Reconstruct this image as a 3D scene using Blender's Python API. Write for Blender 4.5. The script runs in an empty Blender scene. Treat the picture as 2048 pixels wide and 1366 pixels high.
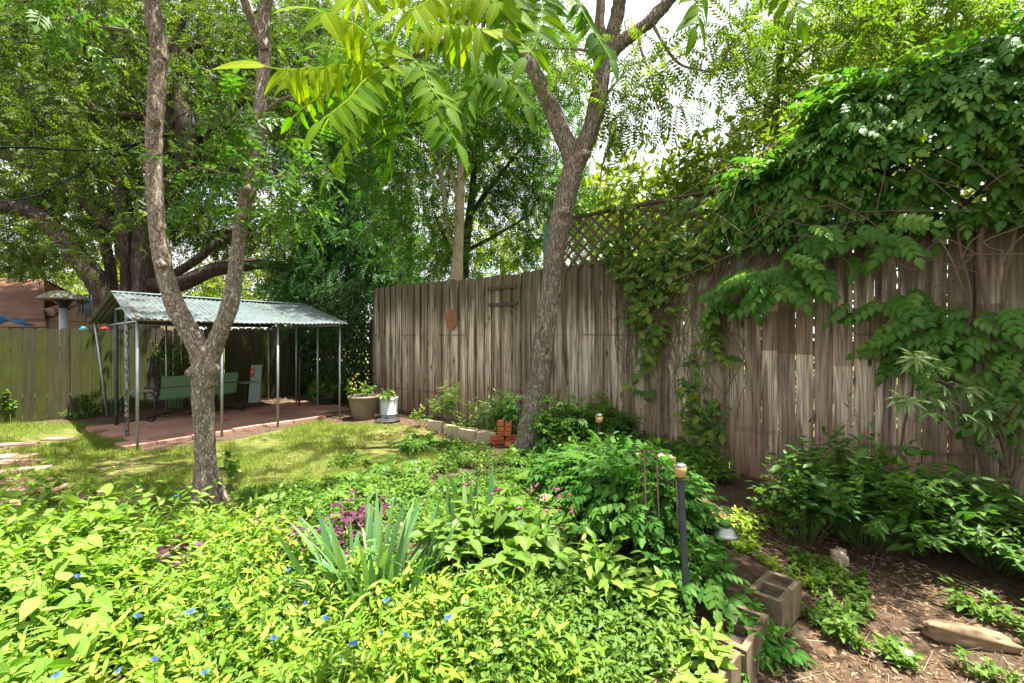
import bpy, math, random
import numpy as np
PI = math.pi
rng = np.random.default_rng(11)
random.seed(5)
scene = bpy.context.scene
COL = scene.collection
FPX, HZ, EYE = 910.2, 672.0, 1.6          # 16 mm lens on 36 mm, eye height in metres


def P(px, py, Y):
    return np.array([(px - 1024) / FPX * Y, Y, EYE + (HZ - py) / FPX * Y])


def G(px, py, z=0.0):
    Y = (EYE - z) * FPX / (py - HZ)
    return np.array([(px - 1024) / FPX * Y, Y, z])


def unit(v):
    v = np.asarray(v, float)
    return v / (np.linalg.norm(v, axis=-1, keepdims=True) + 1e-12)


def sstep(a, b, x):
    t = np.clip((np.asarray(x, float) - a) / (b - a), 0, 1)
    return t * t * (3 - 2 * t)


def _hash(ix, iy, iz, seed):
    h = (ix.astype(np.int64) * 374761393 + iy.astype(np.int64) * 668265263 + iz.astype(np.int64) * 2147483647 + seed * 974711) & 0xFFFFFFFF
    h = ((h ^ (h >> 13)) * 1274126177) & 0xFFFFFFFF
    return ((h ^ (h >> 16)) & 0xFFFF) / 65535.0


def vnoise(p, seed=0):
    """value noise 0..1 on (N,3)"""
    p = np.asarray(p, float)
    i = np.floor(p).astype(np.int64)
    f = p - i
    f = f * f * (3 - 2 * f)
    r = 0
    for dx in (0, 1):
        wx = f[:, 0] if dx else 1 - f[:, 0]
        for dy in (0, 1):
            wy = f[:, 1] if dy else 1 - f[:, 1]
            for dz in (0, 1):
                wz = f[:, 2] if dz else 1 - f[:, 2]
                r = r + wx * wy * wz * _hash(i[:, 0] + dx, i[:, 1] + dy, i[:, 2] + dz, seed)
    return r


def noise2(x, y, sc, seed=0, octv=3):
    r, a, t = 0, 1.0, 0
    for k in range(octv):
        q = np.stack([x * sc * 2 ** k, y * sc * 2 ** k, np.zeros_like(x) + k * 7.3], -1)
        r = r + a * vnoise(q, seed + k)
        t += a
        a *= .5
    return r / t


# ------------------------------------------------------------------ terrain
RP0 = np.array([1.095, 2.37]); RD = np.array([.736, .677]); RN = np.array([.677, -.736])   # the row of concrete blocks


def zg(x, y):
    x = np.asarray(x, float); y = np.asarray(y, float)
    s = (x - RP0[0]) * RN[0] + (y - RP0[1]) * RN[1]
    a = (x - RP0[0]) * RD[0] + (y - RP0[1]) * RD[1]
    q = .8 * x - .6 * y
    w = sstep(-.14, -.09, s); w = w + (1 - w) * sstep(.98, 1.6, a)
    z = -.19 * w * sstep(-1.9, -.1, q)
    z = z - .04 * sstep(-.7, -.2, s) * (1 - sstep(1.1, 1.5, a))
    z = z - .03 * sstep(.4, 1.6, s) * sstep(3.2, 2.0, y)
    z = z + (noise2(x, y, .9, 3) - .5) * .05 + (noise2(x, y, 5, 9, 2) - .5) * .02
    return z


def on_ground(px, py):
    """ground point under a pixel of the terrain"""
    z = 0.0
    for _ in range(8):
        g = G(px, py, z)
        z = .5 * z + .5 * float(zg(np.array([g[0]]), np.array([g[1]]))[0])
    return np.array([g[0], g[1], z])


# ------------------------------------------------------------------ meshes
class Bag:
    """collects pieces that become ONE mesh"""
    def __init__(s):
        s.V, s.F, s.U, s.R, s.n = [], {}, [], [], 0

    def add(s, V, F, U=None, R=None):
        V = np.asarray(V, np.float32).reshape(-1, 3)
        s.V.append(V)
        s.U.append(np.zeros((len(V), 2), np.float32) if U is None else np.asarray(U, np.float32))
        s.R.append(np.full(len(V), rng.random() if R is None else R, np.float32) if np.isscalar(R) or R is None else np.asarray(R, np.float32))
        if not isinstance(F, list):
            F = [F]
        for f in F:
            f = np.asarray(f, np.int64)
            if f.size:
                s.F.setdefault(f.shape[1], []).append(f + s.n)
        s.n += len(V)
        return s

    def box(s, c, size, rot=None, U=None, R=None, taper=1.0):
        h = np.asarray(size, float) / 2
        V = np.array([[x, y, z] for z in (-1, 1) for y in (-1, 1) for x in (-1, 1)], float)
        V[4:, :2] *= taper
        V = V * h
        if rot is not None:
            V = V @ np.asarray(rot).T
        F = np.array([[0, 2, 3, 1], [4, 5, 7, 6], [0, 1, 5, 4], [2, 6, 7, 3], [0, 4, 6, 2], [1, 3, 7, 5]])
        Vc = V[F.ravel()] + np.asarray(c)                # split corners: flat shading, own uvs
        UV = None
        if U is not None:
            UV = np.array([U(v) for v in Vc])
        return s.add(Vc, np.arange(24).reshape(6, 4), UV, R)

    def tube(s, pts, r, k=8, R=None, cap=True, step=None, wob=0, seed=0):
        pts = np.asarray(pts, float)
        r = np.full(len(pts), r, float) if np.isscalar(r) else np.asarray(r, float)
        if step:
            pts, r = smooth_path(pts, r, step)
        T = unit(np.gradient(pts, axis=0))
        up = np.array([0, 0, 1.]) if abs(T[0, 2]) < .9 else np.array([1., 0, 0])
        N = np.zeros_like(T)
        n = unit(np.cross(T[0], np.cross(up, T[0])))
        for i in range(len(pts)):
            n = unit(n - T[i] * np.dot(n, T[i])); N[i] = n
        B = np.cross(T, N)
        a = np.arange(k) / k * 2 * PI
        ring = N[:, None, :] * np.cos(a)[None, :, None] + B[:, None, :] * np.sin(a)[None, :, None]
        rad = np.repeat(r[:, None], k, 1)
        L = np.concatenate([[0], np.cumsum(np.linalg.norm(np.diff(pts, axis=0), axis=1))])
        if wob:
            q = np.stack([np.cos(a)[None, :] * 1.3 + 0 * rad, np.sin(a)[None, :] * 1.3 + 0 * rad, (L * 2.2)[:, None] + 0 * rad], -1).reshape(-1, 3)
            rad = rad * (1 + wob * (vnoise(q + seed * 13.7, seed) - .5) * 2).reshape(rad.shape)
        V = pts[:, None, :] + ring * rad[:, :, None]
        n_ = len(pts)
        i = np.arange(n_ - 1)[:, None] * k; j = np.arange(k)[None, :]
        F = np.stack([i + j, i + (j + 1) % k, i + k + (j + 1) % k, i + k + j], -1).reshape(-1, 4)
        U = np.stack([np.repeat((a / (2 * PI))[None, :], n_, 0), np.repeat(L[:, None], k, 1)], -1).reshape(-1, 2)
        fs = [F]
        V = V.reshape(-1, 3)
        if cap:
            fs.append(np.arange(k)[None, ::-1]); fs.append((np.arange(k) + (n_ - 1) * k)[None])
        return s.add(V, fs, U, R)

    def lathe(s, c, prof, k=24, R=None, closed=True):
        prof = np.asarray(prof, float)
        a = np.arange(k) / k * 2 * PI
        V = np.stack([prof[:, 0:1] * np.cos(a), prof[:, 0:1] * np.sin(a), np.repeat(prof[:, 1:2], k, 1)], -1) + np.asarray(c)
        n_ = len(prof)
        i = np.arange(n_ - 1)[:, None] * k; j = np.arange(k)[None, :]
        F = np.stack([i + j, i + (j + 1) % k, i + k + (j + 1) % k, i + k + j], -1).reshape(-1, 4)
        fs = [F]
        if closed:
            fs.append(np.arange(k)[None, ::-1]); fs.append((np.arange(k) + (n_ - 1) * k)[None])
        U = np.stack([np.repeat((a / 6.283)[None], n_, 0), np.repeat(prof[:, 1:2], k, 1)], -1).reshape(-1, 2)
        return s.add(V.reshape(-1, 3), fs, U, R)

    def scatter(s, tpl, pos, M, R=None):
        """copies of a template: pos (N,3), M (N,3,3), columns are the template's axes"""
        tV, tF, tU = tpl
        N = len(pos)
        if N == 0:
            return s
        V = np.einsum('nij,vj->nvi', M, tV) + np.asarray(pos)[:, None, :]
        nv = len(tV)
        fs = [(f[None] + (np.arange(N) * nv)[:, None, None]).reshape(-1, f.shape[1]) for f in tF]
        if R is None:
            R = rng.random(N)
        return s.add(V.reshape(-1, 3), fs, np.tile(tU, (N, 1)), np.repeat(np.asarray(R), nv))

    def build(s, name, mat, parent=None, smooth=False, bevel=0):
        V = np.concatenate(s.V) if s.V else np.zeros((0, 3), np.float32)
        U = np.concatenate(s.U); R = np.concatenate(s.R)
        if parent is not None:
            V = V - np.asarray(root_loc(parent), np.float32)
        loops, starts, c = [], [], 0
        for k, fl in s.F.items():
            f = np.concatenate(fl)
            loops.append(f.ravel()); starts.append(c + np.arange(len(f)) * k); c += f.size
        loops = np.concatenate(loops).astype(np.int32); starts = np.concatenate(starts).astype(np.int32)
        me = bpy.data.meshes.new(name)
        me.vertices.add(len(V)); me.vertices.foreach_set('co', V.astype(np.float32).ravel())
        me.loops.add(len(loops)); me.loops.foreach_set('vertex_index', loops)
        me.polygons.add(len(starts)); me.polygons.foreach_set('loop_start', starts)
        me.polygons.foreach_set('use_smooth', np.full(len(starts), smooth, bool))
        uv = me.uv_layers.new(name='UVMap')
        uv.data.foreach_set('uv', U[loops].astype(np.float32).ravel())
        at = me.attributes.new('rnd', 'FLOAT', 'POINT'); at.data.foreach_set('value', R.astype(np.float32))
        me.materials.append(mat)
        me.update(calc_edges=True)
        o = bpy.data.objects.new(name, me); COL.objects.link(o)
        if parent is not None:
            o.parent = parent
        if bevel:
            b = o.modifiers.new('bevel', 'BEVEL'); b.width = bevel; b.segments = 2; b.limit_method = 'ANGLE'
            me.materials[0] = mat
        return o


def root_loc(o):
    while o.parent is not None:
        o = o.parent
    return tuple(o.location)


def tag(o, label=None, cat=None, group=None, kind=None):
    if label: o['label'] = label
    if cat: o['category'] = cat
    if group: o['group'] = group
    if kind: o['kind'] = kind
    return o


def thing(name, label, cat, loc=(0, 0, 0), group=None):
    o = bpy.data.objects.new(name, None)
    o.empty_display_size = .1
    COL.objects.link(o); o.location = [float(v) for v in loc]
    return tag(o, label, cat, group)


def dup(root, loc, rz=0.0, label=None, scale=1.0):
    def cp(o, par):
        c = o.copy(); COL.objects.link(c)
        if par is not None: c.parent = par
        for ch in o.children: cp(ch, c)
        return c
    r = cp(root, None)
    r.location = [float(v) for v in loc]; r.rotation_euler = (0, 0, rz); r.scale = (scale,) * 3
    if label: r['label'] = label
    return r


def smooth_path(pts, r, step):
    pts = np.asarray(pts, float); r = np.asarray(r, float)
    n = len(pts)
    if n < 2: return pts, r
    e = np.concatenate([[2 * pts[0] - pts[1]], pts, [2 * pts[-1] - pts[-2]]])
    out, ro = [], []
    for i in range(n - 1):
        p0, p1, p2, p3 = e[i:i + 4]
        m = max(1, int(np.linalg.norm(p2 - p1) / step))
        t = (np.arange(m) / m)[:, None]
        out.append(.5 * (2 * p1 + (p2 - p0) * t + (2 * p0 - 5 * p1 + 4 * p2 - p3) * t ** 2 + (3 * p1 - p0 - 3 * p2 + p3) * t ** 3))
        ro.append(r[i] + (r[i + 1] - r[i]) * t[:, 0])
    out.append(pts[-1:]); ro.append(r[-1:])
    return np.concatenate(out), np.concatenate(ro)


def frames(d, up):
    """(N,3,3): y along d, z as near up as possible"""
    y = unit(d); x = unit(np.cross(y, up)); z = np.cross(x, y)
    return np.stack([x, y, z], -1)


def rdirs(n, zmin=-1, zmax=1):
    z = rng.uniform(zmin, zmax, n); a = rng.uniform(0, 2 * PI, n); c = np.sqrt(np.maximum(0, 1 - z * z))
    return np.stack([c * np.cos(a), c * np.sin(a), z], -1)


def rotz(a):
    c, s = math.cos(a), math.sin(a)
    return np.array([[c, -s, 0], [s, c, 0], [0, 0, 1.]])


# ------------------------------------------------------------------ leaf templates: (V, [F], UV), base at the origin, +Y long, +Z up
def t_diamond(L=1., W=.45, bend=.12, fold=.12):
    V = np.array([[0, 0, 0], [-W / 2, .42 * L, fold * W], [0, L, -bend * L], [W / 2, .42 * L, fold * W]])
    return V, [np.array([[0, 3, 2], [0, 2, 1]])], np.array([[.5, 0], [0, .42], [.5, 1], [1, .42]])


def t_leaf(L=1., W=.4, n=5, fold=.15, droop=.25, wide=.35, tooth=0.):
    t = np.arange(n + 1) / n
    a = math.log(.5) / math.log(wide)
    w = np.sin(PI * t ** a) ** .85 * W / 2
    w[0] = .012 * L; w[-1] = .004 * L
    if tooth:
        w[1:-1:2] *= 1 + tooth
        w[2:-1:2] *= 1 - tooth * .6
    y = t * L; z = -droop * L * t ** 2
    V = np.concatenate([np.stack([-w, y, z + fold * w], -1), np.stack([0 * w, y, z], -1), np.stack([w, y, z + fold * w], -1)])
    m = n + 1; i = np.arange(n)
    F = np.concatenate([np.stack([i, i + m, i + m + 1, i + 1], -1), np.stack([i + m, i + 2 * m, i + 2 * m + 1, i + m + 1], -1)])
    U = np.concatenate([np.stack([.5 - w / W, t], -1), np.stack([.5 + 0 * t, t], -1), np.stack([.5 + w / W, t], -1)])
    return V, [F], U


def t_join(parts):
    V, F, U, n = [], {}, [], 0
    for (v, fs, u) in parts:
        V.append(v); U.append(u)
        for f in fs: F.setdefault(f.shape[1], []).append(f + n)
        n += len(v)
    return np.concatenate(V), [np.concatenate(f) for f in F.values()], np.concatenate(U)


def t_xf(t, M, p=(0, 0, 0)):
    return t[0] @ np.asarray(M).T + np.asarray(p), t[1], t[2]


def t_frond(pairs=4, L=1., leaf=None, ll=.38, droop=.25, ang=60, taper=.25, stem=True, petiole=.18, sag=.15):
    """a pinnate leaf: leaflets in pairs along a curved rachis plus one at the tip"""
    parts = []
    if leaf is None: leaf = t_diamond()
    def pt(t): return np.array([0, L * t, -droop * L * t * t])
    for i in range(pairs):
        t = petiole + (1 - petiole) * i / pairs
        s = ll * (1 - taper * abs(t - .5) * 2)
        tg = np.array([0, 1, -2 * droop * t])
        for sg in (-1, 1):
            a = math.radians(ang - 14 * t)
            d = np.array([sg * math.sin(a), math.cos(a) * tg[1], math.cos(a) * tg[2] - sag])
            M = frames(d[None], np.array([[0, .1, 1.]]))[0]
            parts.append(t_xf(leaf, M * s, pt(t)))
    M = frames(np.array([[0, 1, -2 * droop]]), np.array([[0, 0, 1.]]))[0]
    parts.append(t_xf(leaf, M * ll * 1.05, pt(1)))
    if stem:
        n = 4; t = np.arange(n + 1) / n; w = .008 * L
        c = np.array([pt(q) for q in t])
        V = np.concatenate([c + [-w, 0, 0], c + [w, 0, 0]])
        i = np.arange(n)
        parts.append((V, [np.stack([i, i + n + 1, i + n + 2, i + 1], -1)], np.tile([[.5, .5]], (2 * n + 2, 1))))
    return t_join(parts)


def t_palm(k=5, leaf=None, spread=70):
    parts = []
    for i in range(k):
        a = math.radians((i - (k - 1) / 2) * spread / max(1, (k - 1) / 2))
        s = 1 - .45 * abs(i - (k - 1) / 2) / ((k - 1) / 2)
        d = np.array([[math.sin(a), math.cos(a), -.1 - .1 * abs(a)]])
        parts.append(t_xf(leaf, frames(d, np.array([[0, 0, 1.]]))[0] * s, (0, 0, 0)))
    return t_join(parts)


T_STEM = None
def _stem():
    a = np.arange(3) / 3 * 2 * PI
    V = np.concatenate([np.stack([np.cos(a), 0 * a, np.sin(a)], -1), np.stack([np.cos(a) * .5, 0 * a + 1, np.sin(a) * .5], -1)])
    i = np.arange(3)
    return V, [np.stack([i, (i + 1) % 3, (i + 1) % 3 + 3, i + 3], -1)], np.full((6, 2), .5)
T_STEM = _stem()


def stems(bag, A, B, r, R=None):
    """straight thin stems from A to B (N,3)"""
    d = B - A; L = np.linalg.norm(d, axis=1)
    up = np.where(np.abs(d[:, 2:3]) > .8 * L[:, None], np.array([[1., .1, 0]]), np.array([[0, 0, 1.]]))
    M = frames(d, up)
    M = M * np.stack([np.broadcast_to(r, L.shape), L, np.broadcast_to(r, L.shape)], -1)[:, None, :]
    bag.scatter(T_STEM, A, M, R)


def in_poly(x, y, poly):
    c = np.zeros(len(x), bool); n = len(poly)
    for i in range(n):
        x1, y1 = poly[i]; x2, y2 = poly[(i + 1) % n]
        c ^= ((y1 > y) != (y2 > y)) & (x < (x2 - x1) * (y - y1) / (y2 - y1 + 1e-12) + x1)
    return c


def sample_poly(poly, n):
    poly = np.asarray(poly, float)[:, :2]
    lo, hi = poly.min(0), poly.max(0)
    area = .5 * abs(np.dot(poly[:, 0], np.roll(poly[:, 1], 1)) - np.dot(poly[:, 1], np.roll(poly[:, 0], 1)))
    m = int(n * (hi - lo).prod() / max(area, 1e-6) * 1.1) + 10
    q = rng.uniform(lo, hi, (m, 2)); q = q[in_poly(q[:, 0], q[:, 1], poly)]
    return q[:n]


def gpoly(pix):
    return [G(a, b)[:2] for a, b in pix]
# ------------------------------------------------------------------ materials
class NT:
    def __init__(s, name):
        s.m = bpy.data.materials.new(name); s.m.use_nodes = True
        s.t = s.m.node_tree; s.t.nodes.clear()
        s.out = s.t.nodes.new('ShaderNodeOutputMaterial')

    def n(s, typ, **kw):
        nd = s.t.nodes.new('ShaderNode' + typ)
        for k, v in kw.items():
            if k.startswith('_'): setattr(nd, k[1:], v)
            else:
                k = k.replace('__', ' ')
                nd.inputs[int(k[1:]) if k[0] == 'i' and k[1:].isdigit() else k].default_value = v
        return nd

    def l(s, a, b): s.t.links.new(a, b)

    def noise(s, vec, scale, detail=4, rough=.6, dist=0):
        nd = s.n('TexNoise', Scale=scale, Detail=detail, Roughness=rough, Distortion=dist)
        if vec is not None: s.l(vec, nd.inputs['Vector'])
        return nd.outputs['Fac']

    def map(s, vec, sc):
        nd = s.n('Mapping'); nd.inputs['Scale'].default_value = sc; s.l(vec, nd.inputs['Vector']); return nd.outputs['Vector']

    def ramp(s, fac, stops, interp='LINEAR'):
        nd = s.n('ValToRGB'); e = nd.color_ramp.elements; nd.color_ramp.interpolation = interp
        while len(e) < len(stops): e.new(.5)
        for i, (p, c) in enumerate(stops):
            e[i].position = p
            e[i].color = (c, c, c, 1) if np.isscalar(c) else (*c, 1)
        s.l(fac, nd.inputs['Fac']); return nd.outputs['Color']

    def mix(s, fac, a, b, mode='MIX'):
        nd = s.n('Mix', _data_type='RGBA', _blend_type=mode)
        for sock, v in ((nd.inputs[0], fac), (nd.inputs[6], a), (nd.inputs[7], b)):
            if hasattr(v, 'is_linked'): s.l(v, sock)
            elif np.isscalar(v): sock.default_value = v
            else: sock.default_value = (*v, 1)
        return nd.outputs[2]

    def math(s, op, a, b=None, clamp=False):
        nd = s.n('Math', _operation=op, _use_clamp=clamp)
        for i, v in enumerate((a, b)):
            if v is None: continue
            if hasattr(v, 'is_linked'): s.l(v, nd.inputs[i])
            else: nd.inputs[i].default_value = v
        return nd.outputs[0]

    def bump(s, h, st=.5, dist=.02):
        nd = s.n('Bump', Strength=st, Distance=dist); s.l(h, nd.inputs['Height']); return nd.outputs['Normal']

    def pbr(s, color, rough=.7, metal=0., normal=None, spec=.4):
        nd = s.n('BsdfPrincipled', Metallic=metal)
        nd.inputs['Specular IOR Level'].default_value = spec
        if hasattr(color, 'is_linked'): s.l(color, nd.inputs['Base Color'])
        else: nd.inputs['Base Color'].default_value = (*color, 1)
        if hasattr(rough, 'is_linked'): s.l(rough, nd.inputs['Roughness'])
        else: nd.inputs['Roughness'].default_value = rough
        if hasattr(metal, 'is_linked'): s.l(metal, nd.inputs['Metallic'])
        if normal is not None: s.l(normal, nd.inputs['Normal'])
        return nd.outputs[0]

    def done(s, sh): s.l(sh, s.out.inputs['Surface']); return s.m

    def rnd(s): return s.n('Attribute', _attribute_name='rnd').outputs['Fac']
    def obj(s): return s.n('TexCoord').outputs['Object']
    def uv(s): return s.n('TexCoord').outputs['UV']
    def pos(s): return s.n('NewGeometry').outputs['Position']
    def sep(s, v):
        nd = s.n('SeparateXYZ'); s.l(v, nd.inputs[0]); return nd.outputs
    def comb(s, x, y, z):
        nd = s.n('CombineXYZ')
        for i, v in enumerate((x, y, z)):
            if hasattr(v, 'is_linked'): s.l(v, nd.inputs[i])
            else: nd.inputs[i].default_value = v
        return nd.outputs[0]


def leaf_mat(name, cols, tf=.4, rough=.5, veins=False, warm=(1.25, 1.4, .5), spec=.22):
    m = NT(name)
    r = m.rnd()
    k = len(cols)
    c = m.ramp(r, [(i / max(1, k - 1), cols[i]) for i in range(k)])
    nrm = None
    if veins:
        x, y, _ = m.sep(m.uv())
        d = m.math('ABSOLUTE', m.math('SUBTRACT', x, .5))
        mid = m.math('LESS_THAN', d, .035)
        w = m.math('FRACT', m.math('MULTIPLY', m.math('SUBTRACT', y, m.math('MULTIPLY', d, .55)), 9.0))
        side = m.math('LESS_THAN', m.math('ABSOLUTE', m.math('SUBTRACT', w, .5)), .07)
        v = m.math('MAXIMUM', mid, m.math('MULTIPLY', side, .45))
        c = m.mix(v, c, m.mix(1., c, (1.7, 1.5, 1.3), 'MULTIPLY'))
        nrm = m.bump(m.math('ABSOLUTE', m.math('SUBTRACT', w, .5)), .25, .004)
    p = m.pbr(c, rough, normal=nrm, spec=spec)
    t = m.n('BsdfTranslucent')
    m.l(m.mix(1., c, warm, 'MULTIPLY'), t.inputs['Color'])
    mx = m.n('MixShader', Fac=tf); m.l(p, mx.inputs[1]); m.l(t.outputs[0], mx.inputs[2])
    return m.done(mx.outputs[0])


def bark_mat(name, c1, c2, c3, sx=26, sz=5, strength=.8, dist=.02):
    m = NT(name); o = m.obj()
    cn = m.noise(m.map(o, (sx, sx, sz)), 1, 6, .7, .8)
    crack = m.ramp(m.math('ABSOLUTE', m.math('SUBTRACT', cn, .5)), [(.0, 0.), (.05, 1.)])
    fine = m.noise(m.map(o, (60, 60, 14)), 1, 5, .7)
    big = m.noise(o, 2.2, 4, .6)
    c = m.mix(m.ramp(big, [(.35, 0.), (.65, 1.)]), c1, c2)
    c = m.mix(m.ramp(fine, [(.3, 0.), (.7, .6)]), c, c3)
    c = m.mix(m.math('MULTIPLY', m.math('SUBTRACT', 1., crack), .6), c, [q * .25 for q in c1])
    h = m.math('ADD', m.math('MULTIPLY', crack, .7), m.math('MULTIPLY', fine, .5))
    return m.done(m.pbr(c, .9, normal=m.bump(h, strength, dist), spec=.15))


def plain_mat(name, c, rough=.6, metal=0., var=.15, sc=12, bump=.1, spec=.4):
    m = NT(name); o = m.obj()
    n1 = m.noise(o, sc, 5, .65); n2 = m.noise(o, sc * .18, 3)
    col = m.mix(m.ramp(n1, [(.25, 0.), (.75, 1.)]), [q * (1 - var) for q in c], [min(1, q * (1 + var)) for q in c])
    col = m.mix(m.ramp(n2, [(.4, 0.), (.7, .5)]), col, [q * (1 - 1.6 * var) for q in c])
    return m.done(m.pbr(col, rough, metal, m.bump(n1, bump, .01) if bump else None, spec))


M = {}
# foliage; far and dayflower leaves carry a sunlit paleness in their colour
M['oak'] = leaf_mat('oak leaf', [(.035, .065, .012), (.065, .11, .016), (.13, .18, .025)], .45, .5)
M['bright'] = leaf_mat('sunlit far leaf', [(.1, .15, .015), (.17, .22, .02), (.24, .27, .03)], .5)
M['fine'] = leaf_mat('fine tree leaf', [(.04, .11, .014), (.065, .15, .018), (.1, .18, .025)], .48)
M['cedar'] = leaf_mat('feathery leaf', [(.03, .095, .028), (.055, .14, .035), (.085, .17, .035)], .42)
M['elm'] = leaf_mat('elm leaf', [(.07, .13, .014), (.12, .19, .018), (.18, .24, .025)], .55)
M['vine'] = leaf_mat('trumpet vine leaf', [(.035, .12, .012), (.06, .165, .02), (.12, .23, .036)], .4, .42, True, spec=.28)
M['mound'] = leaf_mat('vine mound leaf', [(.022, .085, .012), (.04, .12, .018), (.08, .17, .028)], .34, .55, True, spec=.1)
M['creeper'] = leaf_mat('creeper leaf', [(.045, .1, .018), (.08, .15, .025), (.16, .22, .03)], .42, .42, True)
M['ivy'] = leaf_mat('dark ivy leaf', [(.018, .05, .014), (.03, .075, .018), (.05, .1, .025)], .25)
M['hero'] = leaf_mat('walnut leaf', [(.04, .12, .006), (.12, .23, .008), (.24, .33, .01)], .64, .55, True, (1.35, 1.45, .25), .08)
M['day'] = leaf_mat('dayflower leaf', [(.045, .13, .01), (.11, .22, .018), (.19, .3, .03), (.29, .37, .06), (.35, .34, .06)], .42, .55, True, spec=.12)  # paler stops put the look of sun-bleached-out leaf tops into the colour
M['weed'] = leaf_mat('weed leaf', [(.06, .13, .02), (.09, .17, .025), (.14, .22, .035)], .4, .45, True)
M['low'] = leaf_mat('low cover leaf', [(.05, .13, .015), (.085, .18, .022), (.14, .23, .03)], .4, .45)
M['big'] = leaf_mat('broad leaf', [(.07, .16, .02), (.14, .25, .035), (.25, .33, .08)], .42, .55, True, spec=.12)
M['iris'] = leaf_mat('iris leaf', [(.055, .14, .05), (.09, .19, .07), (.16, .26, .085)], .3, .45)
M['oxalis'] = leaf_mat('purple shamrock leaf', [(.055, .015, .035), (.09, .025, .055), (.13, .04, .08)], .3, .5, False, (1.3, .7, 1.))
M['grass'] = leaf_mat('grass blade', [(.09, .15, .012), (.14, .2, .02), (.22, .23, .05)], .4, .5)
M['bush'] = leaf_mat('bush leaf', [(.035, .1, .018), (.055, .13, .022), (.1, .19, .03)], .38, .4, True)
M['vitex'] = leaf_mat('palmate leaf', [(.06, .12, .04), (.1, .17, .06), (.15, .22, .08)], .35, .42, True)
M['dry'] = leaf_mat('dry leaf', [(.09, .05, .028), (.17, .095, .05), (.3, .19, .11), (.12, .07, .04)], .12, .7)
M['blueflower'] = leaf_mat('blue petal', [(.08, .16, .6), (.1, .2, .7)], .3, .5, False, (1, 1, 1))
M['pink'] = leaf_mat('pink petal', [(.5, .04, .16), (.6, .06, .22)], .3, .5, False, (1, 1, 1))
M['yellow'] = leaf_mat('yellow petal', [(.6, .4, .03), (.7, .5, .05)], .3, .5, False, (1, 1, 1))
M['stem'] = plain_mat('green stem', (.09, .13, .04), .6)
M['twig'] = plain_mat('brown twig', (.12, .085, .06), .8, spec=.2)
M['deadtwig'] = plain_mat('dry twig', (.3, .23, .16), .8, spec=.2)
M['bark1'] = bark_mat('flaky grey bark', (.36, .285, .225), (.28, .215, .165), (.47, .4, .34), 52, 17, 1., .016)
M['bark2'] = bark_mat('ridged brown bark', (.28, .22, .175), (.22, .17, .132), (.41, .345, .29), 42, 7.5, 1., .02)
M['oakbark'] = bark_mat('dark oak bark', (.085, .065, .05), (.06, .045, .035), (.12, .095, .075), 14, 3, .9, .03)
M['palebark'] = bark_mat('pale bark', (.36, .29, .22), (.28, .22, .16), (.45, .38, .3), 18, 6, .4, .01)


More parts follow.
